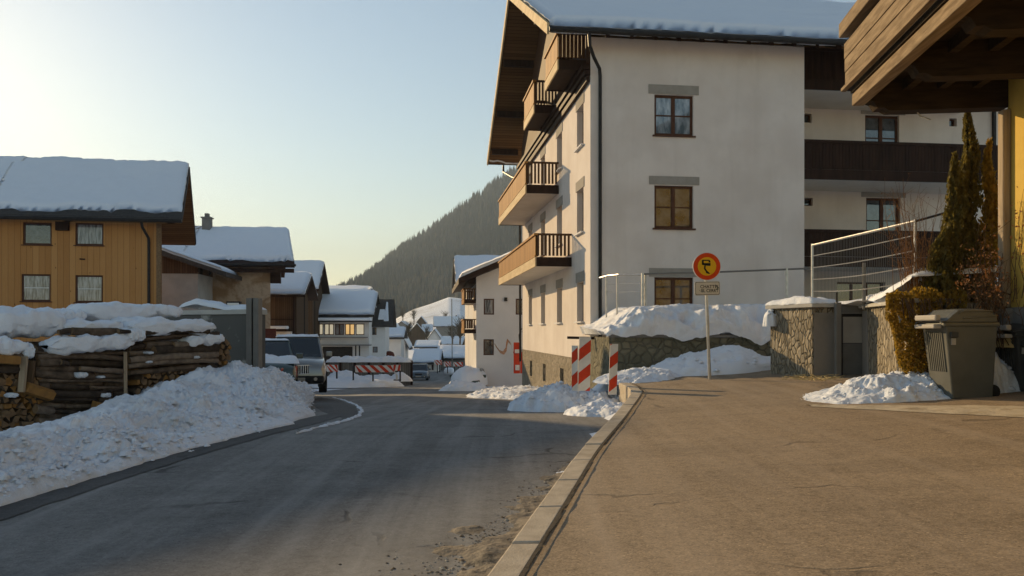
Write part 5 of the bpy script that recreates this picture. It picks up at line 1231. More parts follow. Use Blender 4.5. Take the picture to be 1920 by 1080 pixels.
# ------------------------------------------------------------------ cars (built in their own axes: +y is the nose)
def loft(mb, secs, m=0):
    n = len(secs[0]); b = len(mb.v); mb.v += [p for s in secs for p in s]
    for i in range(len(secs)-1):
        for k in range(n): mb.f.append((b+i*n+k, b+i*n+(k+1) % n, b+(i+1)*n+(k+1) % n, b+(i+1)*n+k)); mb.m.append(m)
    mb.f.append(tuple(b+k for k in reversed(range(n)))); mb.f.append(tuple(b+(len(secs)-1)*n+k for k in range(n))); mb.m += [m, m]
def car(name, label, loc, rotz, paint, L=4.5, Wd=1.85, H=1.76, hood=1.06, suv=True, snowtop=False, lampm='lamp', group=None, front=None, zrot=0):
    t = thing(name, label, 'car', loc, group, rotz); hw = Wd/2; f = L/2; z0 = .30 if suv else .2
    bumper = .92*hw
    def ring(y, w, zb, zt, crown=.04): return [(-w*.90, y, zb), (-w, y, zb+.14), (-w*1.0, y, zb+(zt-zb)*.62), (-w*.93, y, zt-.03), (-w*.55, y, zt+crown*.7), (0, y, zt+crown), (w*.55, y, zt+crown*.7), (w*.93, y, zt-.03), (w*1.0, y, zb+(zt-zb)*.62), (w, y, zb+.14), (w*.90, y, zb)]
    b = MB(); hz = hood
    loft(b, [ring(-f, hw*.90, z0+.12, hz*.88, .0), ring(-f+.12, hw*.97, z0+.04, hz*.98, .0), ring(-f+.7, hw, z0, hz, .0), ring(0, hw, z0, hz-.02, .0), ring(f-1.35, hw, z0, hz-.02, .03), ring(f-.75, hw*.985, z0, hz-.05, .05), ring(f-.25, hw*.95, z0+.02, hz-.13, .05), ring(f-.06, hw*.90, z0+.06, hz-.24, .03), ring(f, hw*.86, z0+.12, hz-.34, .0)])
    body = b.build('body', M[paint], t, smooth=True, bevel=0, local=True); ROOT[body.name] = Vector((0, 0, 0))
    md = body.modifiers.new('es', 'EDGE_SPLIT'); md.split_angle = .6
    # greenhouse
    g = MB(); yb0, yb1 = f-1.25, -f+.12; yt0, yt1 = f-2.05, -f+(.42 if suv else 1.0); zt = H-.03; wb, wt = hw*.93, hw*.78
    if not suv: yb1 = -f+.35
    P = {}
    for s in (-1, 1): P[s] = [(s*wb, yb0, hz-.06), (s*wb, yb1, hz-.06), (s*wt, yt1, zt), (s*wt, yt0, zt)]
    A = P[-1]; B = P[1]
    g.add([*A, *B], [(0, 1, 2, 3), (7, 6, 5, 4), (3, 2, 6, 7), (0, 3, 7, 4), (2, 1, 5, 6), (1, 0, 4, 5)])
    g.build('cabin', M[paint], t, local=True, bevel=.06)
    def lerp(a, b, q): return tuple(a[i]+(b[i]-a[i])*q for i in range(3))
    def pane(a, b, c, d, nm, mi=.07, off=.012, mat='carglass', ins=(.05, .05, .06, .06)):
        a, b, c, d = map(Vector, (a, b, c, d)); nn = (b-a).cross(d-a).normalized()*off
        def q(u, v): return (a*(1-u)+b*u)*(1-v)+(d*(1-u)+c*u)*v+nn
        m_ = MB(); m_.quad(q(ins[0], ins[2]), q(1-ins[1], ins[2]), q(1-ins[1], 1-ins[3]), q(ins[0], 1-ins[3])); return m_.build(nm, M[mat], t, local=True)
    pane(B[0], A[0], A[3], B[3], 'windscreen'); pane(A[1], B[1], B[2], A[2], 'rear_window')
    for s, q in ((-1, A), (1, B)):
        m0, m1 = lerp(q[0], q[1], .47), lerp(q[3], q[2], .40)
        m2, m3 = lerp(q[0], q[1], .50), lerp(q[3], q[2], .44)
        if s < 0: pane(q[0], m0, m1, q[3], 'side_window', ins=(.12, .03, .12, .10)); pane(m2, q[1], q[2], m3, 'side_window', ins=(.03, .1, .12, .10))
        else: pane(m0, q[0], q[3], m1, 'side_window', ins=(.03, .12, .12, .1)); pane(q[1], m2, m3, q[2], 'side_window', ins=(.1, .03, .12, .1))
    # front
    nf = f+.012
    m_ = MB(); gw = hw*(.40 if suv else .36); gz0, gz1 = (hz-.48, hz-.24) if suv else (hz-.40, hz-.26); m_.box(-gw, gw, f-.05, nf, gz0, gz1); gr = m_.build('grille', M['blackplastic'], t, local=True)
    ROOT[gr.name] = Vector((0, 0, 0)); m_ = MB()
    m_.box(-gw-.02, gw+.02, nf-.03, nf+.012, gz1+.001, gz1+.03); m_.box(-gw-.02, gw+.02, nf-.03, nf+.012, gz0-.03, gz0-.001)
    nb = 11 if suv else 0
    for k in range(nb): x = -gw+2*gw*(k+.5)/nb; m_.box(x-.013, x+.013, nf+.001, nf+.015, gz0, gz1)
    m_.build('grille_bars', M['chrome'], gr, local=True)
    for s in (-1, 1):
        m_ = MB(); x0, x1 = (gw+.05, hw*.93) ; zl0, zl1 = hz-.44, hz-.22
        m_.hexa([(s*x0, f-.10, zl0), (s*x1, f-.28, zl0+.03), (s*x1, f-.4, zl0+.03), (s*x0, f-.2, zl0), (s*x0, f-.03, zl1-.02), (s*x1, f-.26, zl1+.01), (s*x1, f-.4, zl1), (s*x0, f-.2, zl1-.02)]) if False else m_.hexa([(s*x0, nf-.02, zl0+.02), (s*x1, f-.17, zl0+.04), (s*x1, f-.34, zl0+.04), (s*x0, f-.2, zl0+.02), (s*x0, nf-.05, zl1-.01), (s*x1, f-.20, zl1+.01), (s*x1, f-.34, zl1), (s*x0, f-.2, zl1)])
        m_.build('headlight', M[lampm], t, local=True, bevel=.015)
        m_ = MB(); m_.box(s*(hw+.0) if s > 0 else -hw-.20, hw+.20 if s > 0 else -hw, yb0-.38, yb0-.24, hz+.0, hz+.17); m_.build('mirror', M[paint], t, local=True, bevel=.03)
        for yy in (f-.88, -f+.85):
            r = .36 if suv else .31; m_ = MB(); m_.tube([(s*(hw-.24), yy, r), (s*(hw-.02), yy, r), (s*(hw+.012), yy, r)], [r, r, r*.93], 24); wl = m_.build('wheel', M['rubber'], t, local=True); ROOT[wl.name] = Vector((0, 0, 0))
            m_ = MB(); m_.tube([(s*(hw-.0), yy, r), (s*(hw+.018), yy, r)], [r*.62, r*.58], 20); m_.build('rim', M['steel'], wl, local=True)
    m_ = MB(); m_.hexa([(-hw*.92, f-.06, z0+.02), (hw*.92, f-.06, z0+.02), (hw*.96, f-.5, z0+.02), (-hw*.96, f-.5, z0+.02), (-hw*.90, f+.05, z0+.10), (hw*.90, f+.05, z0+.10), (hw*.97, f-.5, z0+.10), (-hw*.97, f-.5, z0+.10)]) if False else m_.box(-hw*.90, hw*.90, f-.2, f+.07, z0+.08, z0+.30)
    bp = m_.build('bumper', M['blackplastic' if suv else paint], t, local=True, bevel=.05); ROOT[bp.name] = Vector((0, 0, 0))
    m_ = MB(); m_.box(-.26, .26, f+.071, f+.083, z0+.14, z0+.25); m_.build('number_plate', M['pale_panel'], bp, local=True)
    for s in (-1, 1):
        m_ = MB(); m_.tube([(s*hw*.62, f+.06, z0+.2), (s*hw*.62, f+.085, z0+.2)], .055, 14); m_.build('fog_lamp', M[lampm], bp, local=True)
    if suv:
        for s in (-1, 1):
            m_ = MB(); m_.tube([(s*wt*.9, yt0-.15, zt+.02), (s*wt*.9, yt0-.3, zt+.08), (s*wt*.9, yt1+.3, zt+.08), (s*wt*.9, yt1+.15, zt+.02)], .025, 6); m_.build('roof_rail', M['steel'], t, local=True)
    if snowtop:
        P = []
        for i in range(25):
            row = []
            for j in range(17):
                a, b_ = i/24, j/16; x = (a*2-1)*wt*1.0; y = yt1-.05+(yt0-yt1+.1)*b_; e = min(a, 1-a, b_, 1-b_)*2; k = min(1, e*3); th = snowtop*(math.sqrt(max(0, 1-(1-k)**2))*(1+.7*fbm(x*1.6, y*1.6, zrot))); row.append((x, y, zt+.012+max(0, th)))
            P.append(row)
        m_ = MB(); m_.grid(P); m_.build('roof_snow', M['snow'], t, smooth=True, local=True)
    return t
YC = 27.2; xc = wx(558, YC)
car('parked_suv', 'silver off-road car with a slotted grille and snow scraps on its roof, facing the camera', (xc, YC, wz(741, YC-2.2)), math.pi+.25, 'silver', 4.5, 1.86, 1.84, 1.16, True, .06, zrot=2)
YG2 = 23.6
t = car('damaged_car', 'dark car with an orange-red front corner, half buried in snow beside the off-road car', (wx(478, YG2), YG2+1.2, wz(733, YG2)), math.pi+.30, 'green', 4.0, 1.70, 1.50, .92, False, .05, zrot=5)
mb = MB(); mb.hexa([(-.83, 1.62, .40), (-.36, 2.04, .40), (-.36, 1.6, .40), (-.83, 1.3, .40), (-.85, 1.60, .74), (-.36, 2.03, .70), (-.36, 1.6, .74), (-.85, 1.3, .78)]); mb.build('front_corner', M['orange'], t, local=True, bevel=.04)
P = []
for i in range(25):
    row = []
    for j in range(17):
        a, b_ = i/24*2-1, j/16; e = min(1-abs(a), b_, 1-b_)*2; th = max(0, min(1, e*2.2))**.5*(.16+.10*fbm(a*2.5, b_*3, 4)); row.append((a*.78-.12, .78+.95*b_, .89-.07*b_+th))
    P.append(row)
mb = MB(); mb.grid(P); mb.build('bonnet_snow', M['snow'], t, smooth=True, local=True)
mound('snow_pile', 'snow heaped round the buried orange-red car behind the bank', wx(498, 22.4), 22.3, 1.3, 1.3, .62, 250, 'snow', 0, base=lambda x, y: -.62, clods=20, n=30)
car('oncoming_car', 'small slate blue car with lit edges coming up the road', (wx(787, 76), 76, wz(714, 74)), math.pi+.06, 'bluepaint', 4.2, 1.76, 1.5, .92, False, 0)
# snow-covered car on the right
YK = 47.0; pk = (wx(880, YK), YK, wz(737, YK))
t = car('snowed_in_car', 'car buried under a thick dome of snow, far right side of the road', pk, math.pi-.10, 'green', 4.2, 1.75, 1.45, .95, False, 0)
P = []
for i in range(31):
    row = []
    for j in range(31):
        a, b = 2*i/30-1, 2*j/30-1; x = a*math.sqrt(1-b*b/2); y = b*math.sqrt(1-a*a/2); k = max(0, 1-x*x-y*y)
        row.append((x*1.08, y*2.2, .50+1.05*k**.38*(1+.2*fbm(x*2, y*2, 3))))
    P.append(row)
mb = MB(); mb.grid(P); mb.build('snow_dome', M['snow'], t, smooth=True, local=True)
mound('snow_pile', 'ploughed snow pushed up against the front of the snow-covered car', wx(872, 44.5), 44.6, 1.5, 1.0, .55, 251, 'snow', 0, base=lambda x, y: zroad(y), clods=30, n=30, rough=1.4)

# ------------------------------------------------------------------ firewood
def wood_plane(px, d=0.0):                   # the stacks' front runs from the left edge away to the right
    a = Vector((wx(-40, 10.9), 10.9)); b = Vector((wx(420, 14.8), 14.8)); return Plane((a.x, a.y), (b.x, b.y))
PW = wood_plane(0)
LG = 'firewood logs stacked by the road'
def wp(px, py, o=0): t, z = PW.px(px, py, o); return PW(t, z, o)
rr = random.Random(31)
proto = {}
def log_mesh(L, r, seed, split=False):
    q = random.Random(seed); mb = MB(); n = 9; k = max(4, int(L/.16)); P = []; b = len(mb.v); bend = q.uniform(-.022, .022); fat = [q.uniform(.85, 1.12) for _ in range(n)]
    taper = q.uniform(.72, .95)
    for i in range(k+1):
        x = L*i/k-L/2; rad = r*(1-(1-taper)*i/k); cz = bend*L*math.sin(PI*i/k)+.006*q.uniform(-1, 1); cy = .01*q.uniform(-1, 1)
        for j in range(n):
            A = 2*PI*j/n; f_ = rad*fat[j]*(1+.10*mnoise.noise((x*7, math.cos(A)*2+seed, math.sin(A)*2))); mb.v.append((x, cy+f_*math.cos(A), cz+f_*math.sin(A)*(.85 if split else 1)))
    for i in range(k):
        for j in range(n): mb.f.append((i*n+j, i*n+(j+1) % n, (i+1)*n+(j+1) % n, (i+1)*n+j)); mb.m.append(0)
    mb.f.append(tuple(reversed(range(n)))); mb.f.append(tuple(k*n+j for j in range(n))); mb.m += [1, 1]
    me = bpy.data.meshes.new('firewood_log'); me.from_pydata(mb.v, [], mb.f); me.polygons.foreach_set('material_index', mb.m)
    me.polygons.foreach_set('use_smooth', [m == 0 for m in mb.m]); me.update(); return me
def split_mesh(L, r, seed):
    q = random.Random(seed); n = q.choice((3, 3, 4, 4, 5)); a0 = q.random()*6; ang = sorted(a0+2*PI*(i+q.uniform(-.25, .25))/n for i in range(n)); rad = [r*q.uniform(.75, 1.25) for _ in range(n)]
    vs = [(s*L/2, rad[i]*math.cos(ang[i]), rad[i]*math.sin(ang[i])) for s in (-1, 1) for i in range(n)]
    fs = [tuple(reversed(range(n))), tuple(range(n, 2*n))]+[(i, (i+1) % n, n+(i+1) % n, n+i) for i in range(n)]
    me = bpy.data.meshes.new('split_log'); me.from_pydata(vs, [], fs); me.polygons.foreach_set('material_index', [1, 1]+[q.choice((0, 1)) for _ in range(n)]); me.update(); return me
def place(me, p, direction, label, cat, mats, roll=0.0):
    for m in mats: me.materials.append(M[m])
    o = bpy.data.objects.new(me.name, me); C.objects.link(o); d = Vector(direction).normalized(); o.location = p
    o.rotation_mode = 'QUATERNION'; o.rotation_quaternion = d.to_track_quat('X', 'Z'); tag(o, label, cat, LG); return o
seed = 0
def long_rows(px0, px1, ytop, ybot, pitch, layers, label, slope=0.0, jit=5):
    global seed
    for ly in range(layers):
        y = ytop+pitch*.5
        while y < ybot:
            cuts = [px0+rr.uniform(-jit, jit)]
            cuts += sorted(px0+(px1-px0)*rr.uniform(.12, .88) for _ in range(rr.choice((0, 1, 1, 2))))
            cuts.append(px1+rr.uniform(-jit, jit))
            for a, b in zip(cuts[:-1], cuts[1:]):
                seed += 1; o_ = -.10-.16*ly+rr.uniform(-.07, .09); dy = slope*(b-a)+rr.uniform(-4, 4)
                yl = y+slope*((a+b)/2-(px0+px1)/2)
                pa, pb = wp(a+1, yl-dy/2, o_), wp(b-1, yl+dy/2, o_); L = (pb-pa).length; r = pitch*.56*rr.choice((.55, .75, .9, 1.0, 1.1, 1.35))*rr.uniform(.9, 1.1)/F*pa.y
                me = log_mesh(L, r, seed); d = (pb-pa) if rr.random() < .5 else (pa-pb)
                place(me, (pa+pb)/2, d, label, 'log', (rr.choice(('bark', 'bark', 'bark_pale', 'bark_dark')), 'cut'))
            y += pitch*rr.uniform(.85, 1.1)
def end_rows(px0, px1, ytop, ybot, pitch, label, fn=None, ln=.42):
    global seed
    y = ytop; row = 0
    while y < ybot:
        x = px0+(row % 2)*pitch*.5
        while x < px1:
            if fn is None or y > fn(x):
                seed += 1; p = wp(x+rr.uniform(-1.5, 1.5), y+rr.uniform(-1.5, 1.5), -.12-ln/2+rr.uniform(-.04, .05)); r = pitch*.56/F*p.y*rr.uniform(.8, 1.2)
                place(split_mesh(ln, r, seed), p, PW.n*-1+Vector((rr.uniform(-.1, .1), 0, rr.uniform(-.06, .06))), label, 'log', ('bark', 'cut' if rr.random() < .7 else 'cut2'))
            x += pitch
        y += pitch*.86; row += 1
long_rows(66, 234, 655, 818, 11.5, 2, 'bark-covered branch log lying lengthwise in the middle stack of firewood', .02)
long_rows(238, 408, 628, 700, 12.0, 2, 'bark-covered branch log lying lengthwise in the right stack of firewood', -.07)
long_rows(110, 250, 616, 650, 11, 1, 'bark-covered log in the raised back row above the middle firewood stack', 0)
long_rows(250, 395, 606, 628, 11, 1, 'bark-covered log in the top row of the right stack under the snow', -.02)
long_rows(-30, 48, 662, 705, 13, 2, 'bark-covered log end in the left firewood stack at the edge', .05)
end_rows(244, 402, 697, 785, 11.5, 'split log with its pale cut end showing at the bottom of the right stack', lambda x: 694-.04*(x-238)-12*0)
end_rows(398, 418, 642, 696, 11, 'split log end stacked crosswise at the right end of the firewood')
end_rows(-20, 62, 705, 835, 13, 'split log with its cut end showing in the left firewood stack')
for k, (a, b, ya, yb, lab) in enumerate([(48, 98, 726, 742, 'fresh orange split log at the lower left of the middle stack'), (174, 212, 762, 770, 'fresh orange split log at the lower right of the middle stack'), (-20, 34, 672, 676, 'fresh orange split log under the snow of the left stack')]):
    pa, pb = wp(a, ya, .02), wp(b, yb, .02); o = place(split_mesh((pb-pa).length, .085, 900+k), (pa+pb)/2, pb-pa, lab, 'log', ('cut2', 'cut2')); 
t = thing('stack_post', 'pale upright plank between the left and the middle firewood stack', 'post', wp(47, 720, .02)); mb = MB(); a, b = wp(40, 735, .02), wp(46, 668, .02); mb.beam(a, b, .085, .05); mb.build('plank', M['grey_timber_v'], t)
mb = MB(); mb.beam(wp(55, 730, -.02), wp(60, 676, -.02), .08, .05); tag(mb.build('stack_post', M['oldwood']), 'dark leaning plank just right of the pale upright plank', 'post')
mb = MB(); mb.beam(wp(236, 780, .03), wp(235, 660, .03), .04, .04); tag(mb.build('stack_post', M['grey_timber_v']), 'thin stake between the middle and the right firewood stack', 'post')
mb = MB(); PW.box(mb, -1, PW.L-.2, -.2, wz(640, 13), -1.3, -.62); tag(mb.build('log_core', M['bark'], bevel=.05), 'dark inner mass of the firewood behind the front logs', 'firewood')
# snow slabs lying on the logs
def slab(label, px0, px1, py0, py1, o0, o1, seed, tilt=0.0):
    t0, z0 = PW.px(px0, py1, (o0+o1)/2); t1, _ = PW.px(px1, py1, (o0+o1)/2); z1 = PW.px((px0+px1)/2, py0, (o0+o1)/2)[1]; n, m = 40, 18; P = []; h = z1-z0; sg_ = random.Random(seed); ph = sg_.random()*20
    rows = []
    for i in range(n+1):
        u = i/n; row = []
        for j in range(m*2):
            A = 2*PI*j/(m*2); e = abs(2*u-1); env = (1-e**5)**.5 if e < 1 else 0; cz, sz = math.cos(A), math.sin(A)
            sx = math.copysign(abs(cz)**.6, cz); sy = math.copysign(abs(sz)**.6, sz)
            hv = h/2*env*(1+.28*fbm(u*2.6+ph, seed, 0, 3)) ; ow = (o1-o0)/2*(.4+.6*env)*(1+.15*fbm(u*3+ph, 4, seed))
            zz = (z0+z1)/2+h*tilt*(u-.5)+sy*hv+(.22*h*fbm(u*5+ph, j*.2, seed) if True else 0); oo = (o0+o1)/2+sx*ow+.03*fbm(u*7, j*.35, seed)
            q = PW(t0+(t1-t0)*(u+.01*fbm(j*.6, seed, u*4)), zz, oo); row.append(tuple(q))
        rows.append(row+[row[0]])
    mb = MB(); mb.grid(rows); mb.poly([p for p in rows[0][:-1]]); mb.poly([p for p in rows[-1][:-1]])
    return tag(mb.build('snow_slab', M['snow'], smooth=True), label, 'snow')
slab('long snow slab sagging over the front of the middle firewood stack', 82, 243, 628, 662, -.42, .07, 1, .25)
slab('snow slab over the front of the right firewood stack, below the pale wall cap', 236, 394, 600, 628, -.5, .05, 2, -.02)
slab('small snow slab lowest at the right end of the firewood', 342, 413, 627, 648, -.35, .06, 3, .25)
slab('snow slab on the raised back row above the middle stack', 108, 220, 602, 626, -.75, -.22, 4, .1)
slab('broad high snow slab farthest back on the firewood, under the wooden house windows', 134, 286, 568, 602, -1.5, -.7, 5, .12)
slab('lumpy snow slab at the upper left of the broad high one', 98, 150, 580, 606, -1.1, -.6, 6, 0)
slab('small snow lump between the two upper firewood slabs', 216, 274, 596, 618, -.8, -.3, 7, 0)
slab('big snow hump over the far left stack under the lower house windows', -60, 104, 578, 632, -1.2, -.3, 8, .0)
slab('snow hump covering the front of the left stack at the edge', -50, 46, 636, 668, -.45, .04, 9, -.1)
slab('round snow ball at the right end of the left stack', 38, 58, 648, 672, -.22, .06, 10, 0)
slab('small snow clump between the middle and right front slabs', 232, 264, 616, 640, -.3, .04, 11, 0)
slab('narrow snow slab behind the right stack reaching to the grey wall', 258, 330, 572, 594, -1.3, -.7, 12, -.1)
for k, (px, py, s, lab) in enumerate([(150, 704, 10, 'white snow scrap in the middle of the middle stack'), (187, 707, 5, 'small snow scrap right of the larger one in the middle stack'), (20, 742, 9, 'snow scrap on the lower left stack'), (195, 742, 9, 'snow scrap low on the right of the middle stack'), (278, 662, 5, 'snow scrap on the upper logs of the right stack'), (365, 670, 5, 'snow scrap near the right end of the right stack'), (276, 679, 5, 'snow scrap below the other on the left of the right stack')]):
    slab(lab, px-s, px+s, py-s*.55, py+s*.4, -.12, .05, 20+k)
# grey wall, steel post, lamp
gw = thing('garden_wall', 'blotchy grey rendered wall with a pale cap and snow, right of the firewood', 'wall', W(400, 690, 16.5))
G0, G1 = Vector((wx(322, 17.2), 17.2, 0)), Vector((wx(468, 16.4), 16.4, 0)); PG = Plane(G0[:2], G1[:2])
mb = MB(); PG.box(mb, -1.5, PG.L, -.5, wz(590, 16.8), -.5, 0); mb.build('body', M['blotch'], gw, bevel=.02)
mb = MB(); PG.box(mb, .25, PG.L+.03, wz(590, 16.8)+.002, wz(581, 16.8), -.52, .03); mb.build('cap', M['cap'], gw, bevel=.01)
q = [PG(.2, 0, .02), PG(PG.L+.02, 0, .02), PG(PG.L+.02, 0, -.5), PG(.2, 0, -.5)]
slab_snow('snow_drift', 'peaked snow drift on the pale cap of the blotchy grey wall', [p[:2] for p in q], lambda s, t: wz(582, 16.8)+.13*max(0, 1-abs(s-.25)*2.4), .10, 305)
sp = thing('steel_post', 'tall grey steel post with a dark groove at the end of the blotchy wall', 'post', W(474, 690, 16.2))
mb = MB(); mb.box(wx(463, 16.2), wx(473, 16.2), 16.15, 16.4, -.5, wz(559, 16.2)); mb.build('flange', M['grey_metal'], sp)
mb = MB(); mb.box(wx(473, 16.2)+.001, wx(476, 16.2), 16.22, 16.3, -.5, wz(558.5, 16.2)); mb.build('web', M['dark'], sp)
mb = MB(); mb.box(wx(476, 16.2)+.001, wx(486, 16.2), 16.15, 16.4, -.5, wz(559, 16.2)); mb.build('flange', M['grey_metal'], sp)
lp = thing('floodlight', 'small black-framed white floodlight on top of the blotchy grey wall', 'lamp', W(437, 580, 16.9))
mb = MB(); mb.box(wx(424, 16.9), wx(450.5, 16.9), 16.9, 17.0, wz(579, 16.9), wz(565, 16.9)); mb.build('housing', M['dark'], lp, bevel=.008)
mb = MB(); mb.box(wx(426.5, 16.9), wx(448, 16.9), 16.885, 16.899, wz(576.5, 16.9), wz(568, 16.9)); mb.build('lens', M['white'], lp)

# ------------------------------------------------------------------ bins
def bin_(label, x, y, z, H, Wd, Dp, mat, rot=0, open_side=False):
    """front faces -x; Dp along x, Wd along y"""
    t = thing('wheelie_bin', label, 'bin', (x, y, z), None, rot); s = H/1.22; b = MB(); zt = H*.84
    tp = .10*s
    lo = [(tp, 0, 0), (Dp-tp*.4, 0, 0), (Dp-tp*.4, Wd-tp*.5, 0), (tp, Wd-tp*.5, 0)]; up = [(-.02, -.045, zt), (Dp, -.045, zt), (Dp, Wd, zt), (-.02, Wd, zt)]
    b.hexa(lo+up); b.box(-.055, Dp+.02, -.07, Wd+.03, zt-.05, zt+.012); body = b.build('body', M[mat], t, local=True, bevel=.02); ROOT[body.name] = Vector((0, 0, 0))
    m_ = MB()
    for k in range(9):
        yy = .08+(Wd-.2)*k/8
        q = lambda z, e: tp+(-.02-tp)*(z/zt)-e
        z0, z1 = H*.30, zt-.12
        m_.hexa([(q(z0, .014), yy-.012, z0), (q(z0, -.01), yy-.012, z0), (q(z0, -.01), yy+.012, z0), (q(z0, .014), yy+.012, z0), (q(z1, .014), yy-.012, z1), (q(z1, -.01), yy-.012, z1), (q(z1, -.01), yy+.012, z1), (q(z1, .014), yy+.012, z1)])
    m_.build('front_ribs', M[mat], body, local=True)
    # lid: arched along x
    m_ = MB(); n = 10; secs = []
    for i in range(n+1):
        u = i/n; xx = -.09+(Dp+.06)*u; zz = zt+.02+(H-zt-.02)*(sstep(0, .35, u)*.92+.08*math.sin(PI*u))*(1-.35*sstep(.8, 1, u)); secs.append([(xx, -.075, zt+.015), (xx, Wd+.04, zt+.015), (xx, Wd+.04, zz-.02), (xx, Wd-.04, zz), (xx, -.0, zz), (xx, -.075, zz-.02)])
    loft(m_, secs); lid = m_.build('lid', M[mat], t, local=True, bevel=.01); ROOT[lid.name] = Vector((0, 0, 0))
    m_ = MB(); m_.tube([(Dp*.2, -.077, H-.07), (Dp*.3, -.082, H-.035), (Dp*.85, -.082, H-.035), (Dp*.92, -.077, H-.10), (Dp*.3, -.08, H-.13)], .012, 6); m_.build('lid_rib', M[mat], lid, local=True)
    m_ = MB(); m_.box(-.15, -.07, -.02, Wd-.05, zt+.035, zt+.115); m_.build('grip', M['pale_panel'], lid, local=True, bevel=.02)
    m_ = MB(); m_.box(-.16, -.045, .0, Wd-.06, zt-.075, zt-.015); m_.build('rim_handle', M['pale_panel'], t, local=True, bevel=.015)
    m_ = MB(); m_.box(.04, .14, -.085, -.03, zt-.20, zt-.12); m_.build('latch', M['plasticd'], t, local=True, bevel=.01)
    m_ = MB(); m_.box(.06, .12, -.05, -.028, zt-.30, zt-.21); m_.build('label_plate', M['pale_panel'], t, local=True)
    for yy in (.06, Wd-.1):
        m_ = MB(); m_.tube([(Dp-.02, yy-.03, .10), (Dp-.02, yy+.04, .10)], .10, 16); m_.build('wheel', M['rubber'], t, local=True)
    m_ = MB(); m_.box(.03, .10, .12, .34, .03, .10); 
    return t
bx = wx(1786, 11.0)
bin_('tall grey plastic bin with a ribbed sunlit front and arched lid beside the snow', bx-.10, 11.0, zpave(6.1, 11)+.002, 1.25, .60, .70, 'plastic')
bin_('dark bin in the shade at the right edge, behind the snow', 7.18, 11.35, zpave(7.2, 11.4)+.002, 1.0, .6, .9, 'plasticd')
mb = MB(); 
sp_ = W(1897, 632, 11.5)
mound('rubbish_bag', 'pale yellow sack lying on top of the dark bin', sp_.x+.05, sp_.y+.1, .20, .22, .22, 501, 'straw', 0, base=lambda x, y: sp_.z-.12, clods=0, n=18, cat='sack', rough=.3)
mb = MB(); q = random.Random(3)
for k in range(160):
    p = ghit(1520+q.gauss(0, 26), 711+q.gauss(0, 2.5), lambda y: .65, 5, 30); a = q.random()*6; mb.tube([(p.x, p.y, p.z+.01+q.random()*.03), (p.x+.12*math.cos(a), p.y+.12*math.sin(a), p.z+.012+q.random()*.04)], .004, 3)
o = mb.build('straw', M['straw']); o['kind'] = 'stuff'; tag(o, 'scatter of yellow straw in front of the sunlit stone wall end', 'straw')

# ------------------------------------------------------------------ plants on the right
def leaf_faces(mb, pts, size, rr, up=.3, m=0):
    for p in pts:
        p = Vector(p); s = size*rr.uniform(.6, 1.4); d = Vector((rr.gauss(0, 1), rr.gauss(0, 1), rr.gauss(0, 1)+up)).normalized()*s; e = d.cross(Vector((rr.gauss(0, 1), rr.gauss(0, 1), rr.gauss(0, 1)))).normalized()*s*.45
        mb.quad(p-d*.6, p+e-d*.05, p+d, p-e-d*.05, m)
def cypress(label, bpx, bpy, tpx, tpy, Y, wpx, n, seed, prof=None, mat='cypress', group='slim cypresses by the yellow house'):
    rr = random.Random(seed); b, tp = W(bpx, bpy, Y), W(tpx, tpy, Y); t = thing('cypress', label, 'tree', b, group); mb = MB()
    mb.tube([b-Vector((0, 0, .3)), b.lerp(tp, .5), b.lerp(tp, .92)], [.05, .03, .008], 6); mb.build('trunk', M['stem'], t); pts = []
    wid = wpx/F*Y/2
    for k in range(n):
        h = rr.random()**.9; a = rr.random()*2*PI; w = wid*((1-h)**.85*1.1+.10)*(1+.75*fbm(h*8, math.cos(a)*1.5+seed, math.sin(a)*1.5, 4)); r = w*(rr.random()**.28)
        c = b.lerp(tp, h)+Vector((.05*math.sin(h*9+seed), 0, 0)); pts.append(c+Vector((r*math.cos(a), r*math.sin(a), rr.gauss(0, .03))))
    mb = MB(); leaf_faces(mb, pts, .040, rr, 2.6); mb.build('crown', M[mat], t)
cypress('tallest slim dark cypress, its tip just under the timber balcony', 1800, 592, 1817, 212, 13.0, 66, 12000, 1)
cypress('shorter slim cypress just left of the tallest one', 1772, 588, 1796, 292, 12.8, 56, 8000, 2)
cypress('golden backlit cypress closest to the yellow house corner', 1846, 585, 1859, 268, 12.9, 46, 5500, 3, mat='ivy')
cypress('low cypress stem leaning left at the foot of the other cypresses', 1745, 582, 1776, 430, 12.6, 62, 4000, 4)
iv = thing('ivy', 'thick golden-green ivy hanging over the stone wall behind the bin', 'ivy', (6.3, 12.2, .8)); rr = random.Random(8); mb = MB(); pts = []
for k in range(15000):
    u = rr.random(); px = 1662+150*u; tp_ = 552-12*math.sin(u*3)+10*fbm(u*6, 2); bt = 600+98*sstep(0, .22, u)-14*fbm(u*9, 5)-(30 if u > .72 else 0); v = rr.random()**.85; py = tp_+(bt-tp_)*v
    Y = 12.30-.12*math.sin(PI*v)-.55*v*(1-.2*u)*(.5+.5*fbm(u*5, v*3, 1)+.3)+(rr.random()**2)*.5; 
    if fbm(u*9, v*5, 3) < -.42: continue
    pts.append(W(px, py, Y))
leaf_faces(mb, pts, .032, rr, -.5); mb.build('leaves', M['ivy'], iv)
mb = MB()
for k in range(26):
    u = rr.random(); a = W(1672+130*u, 560, 12.2); mb.tube([a, a+Vector((rr.uniform(-.1, .1), -.15, -.3)), a+Vector((rr.uniform(-.2, .2), -.2, -.8))], [.012, .009, .004], 4)
mb.build('stems', M['stem'], iv)
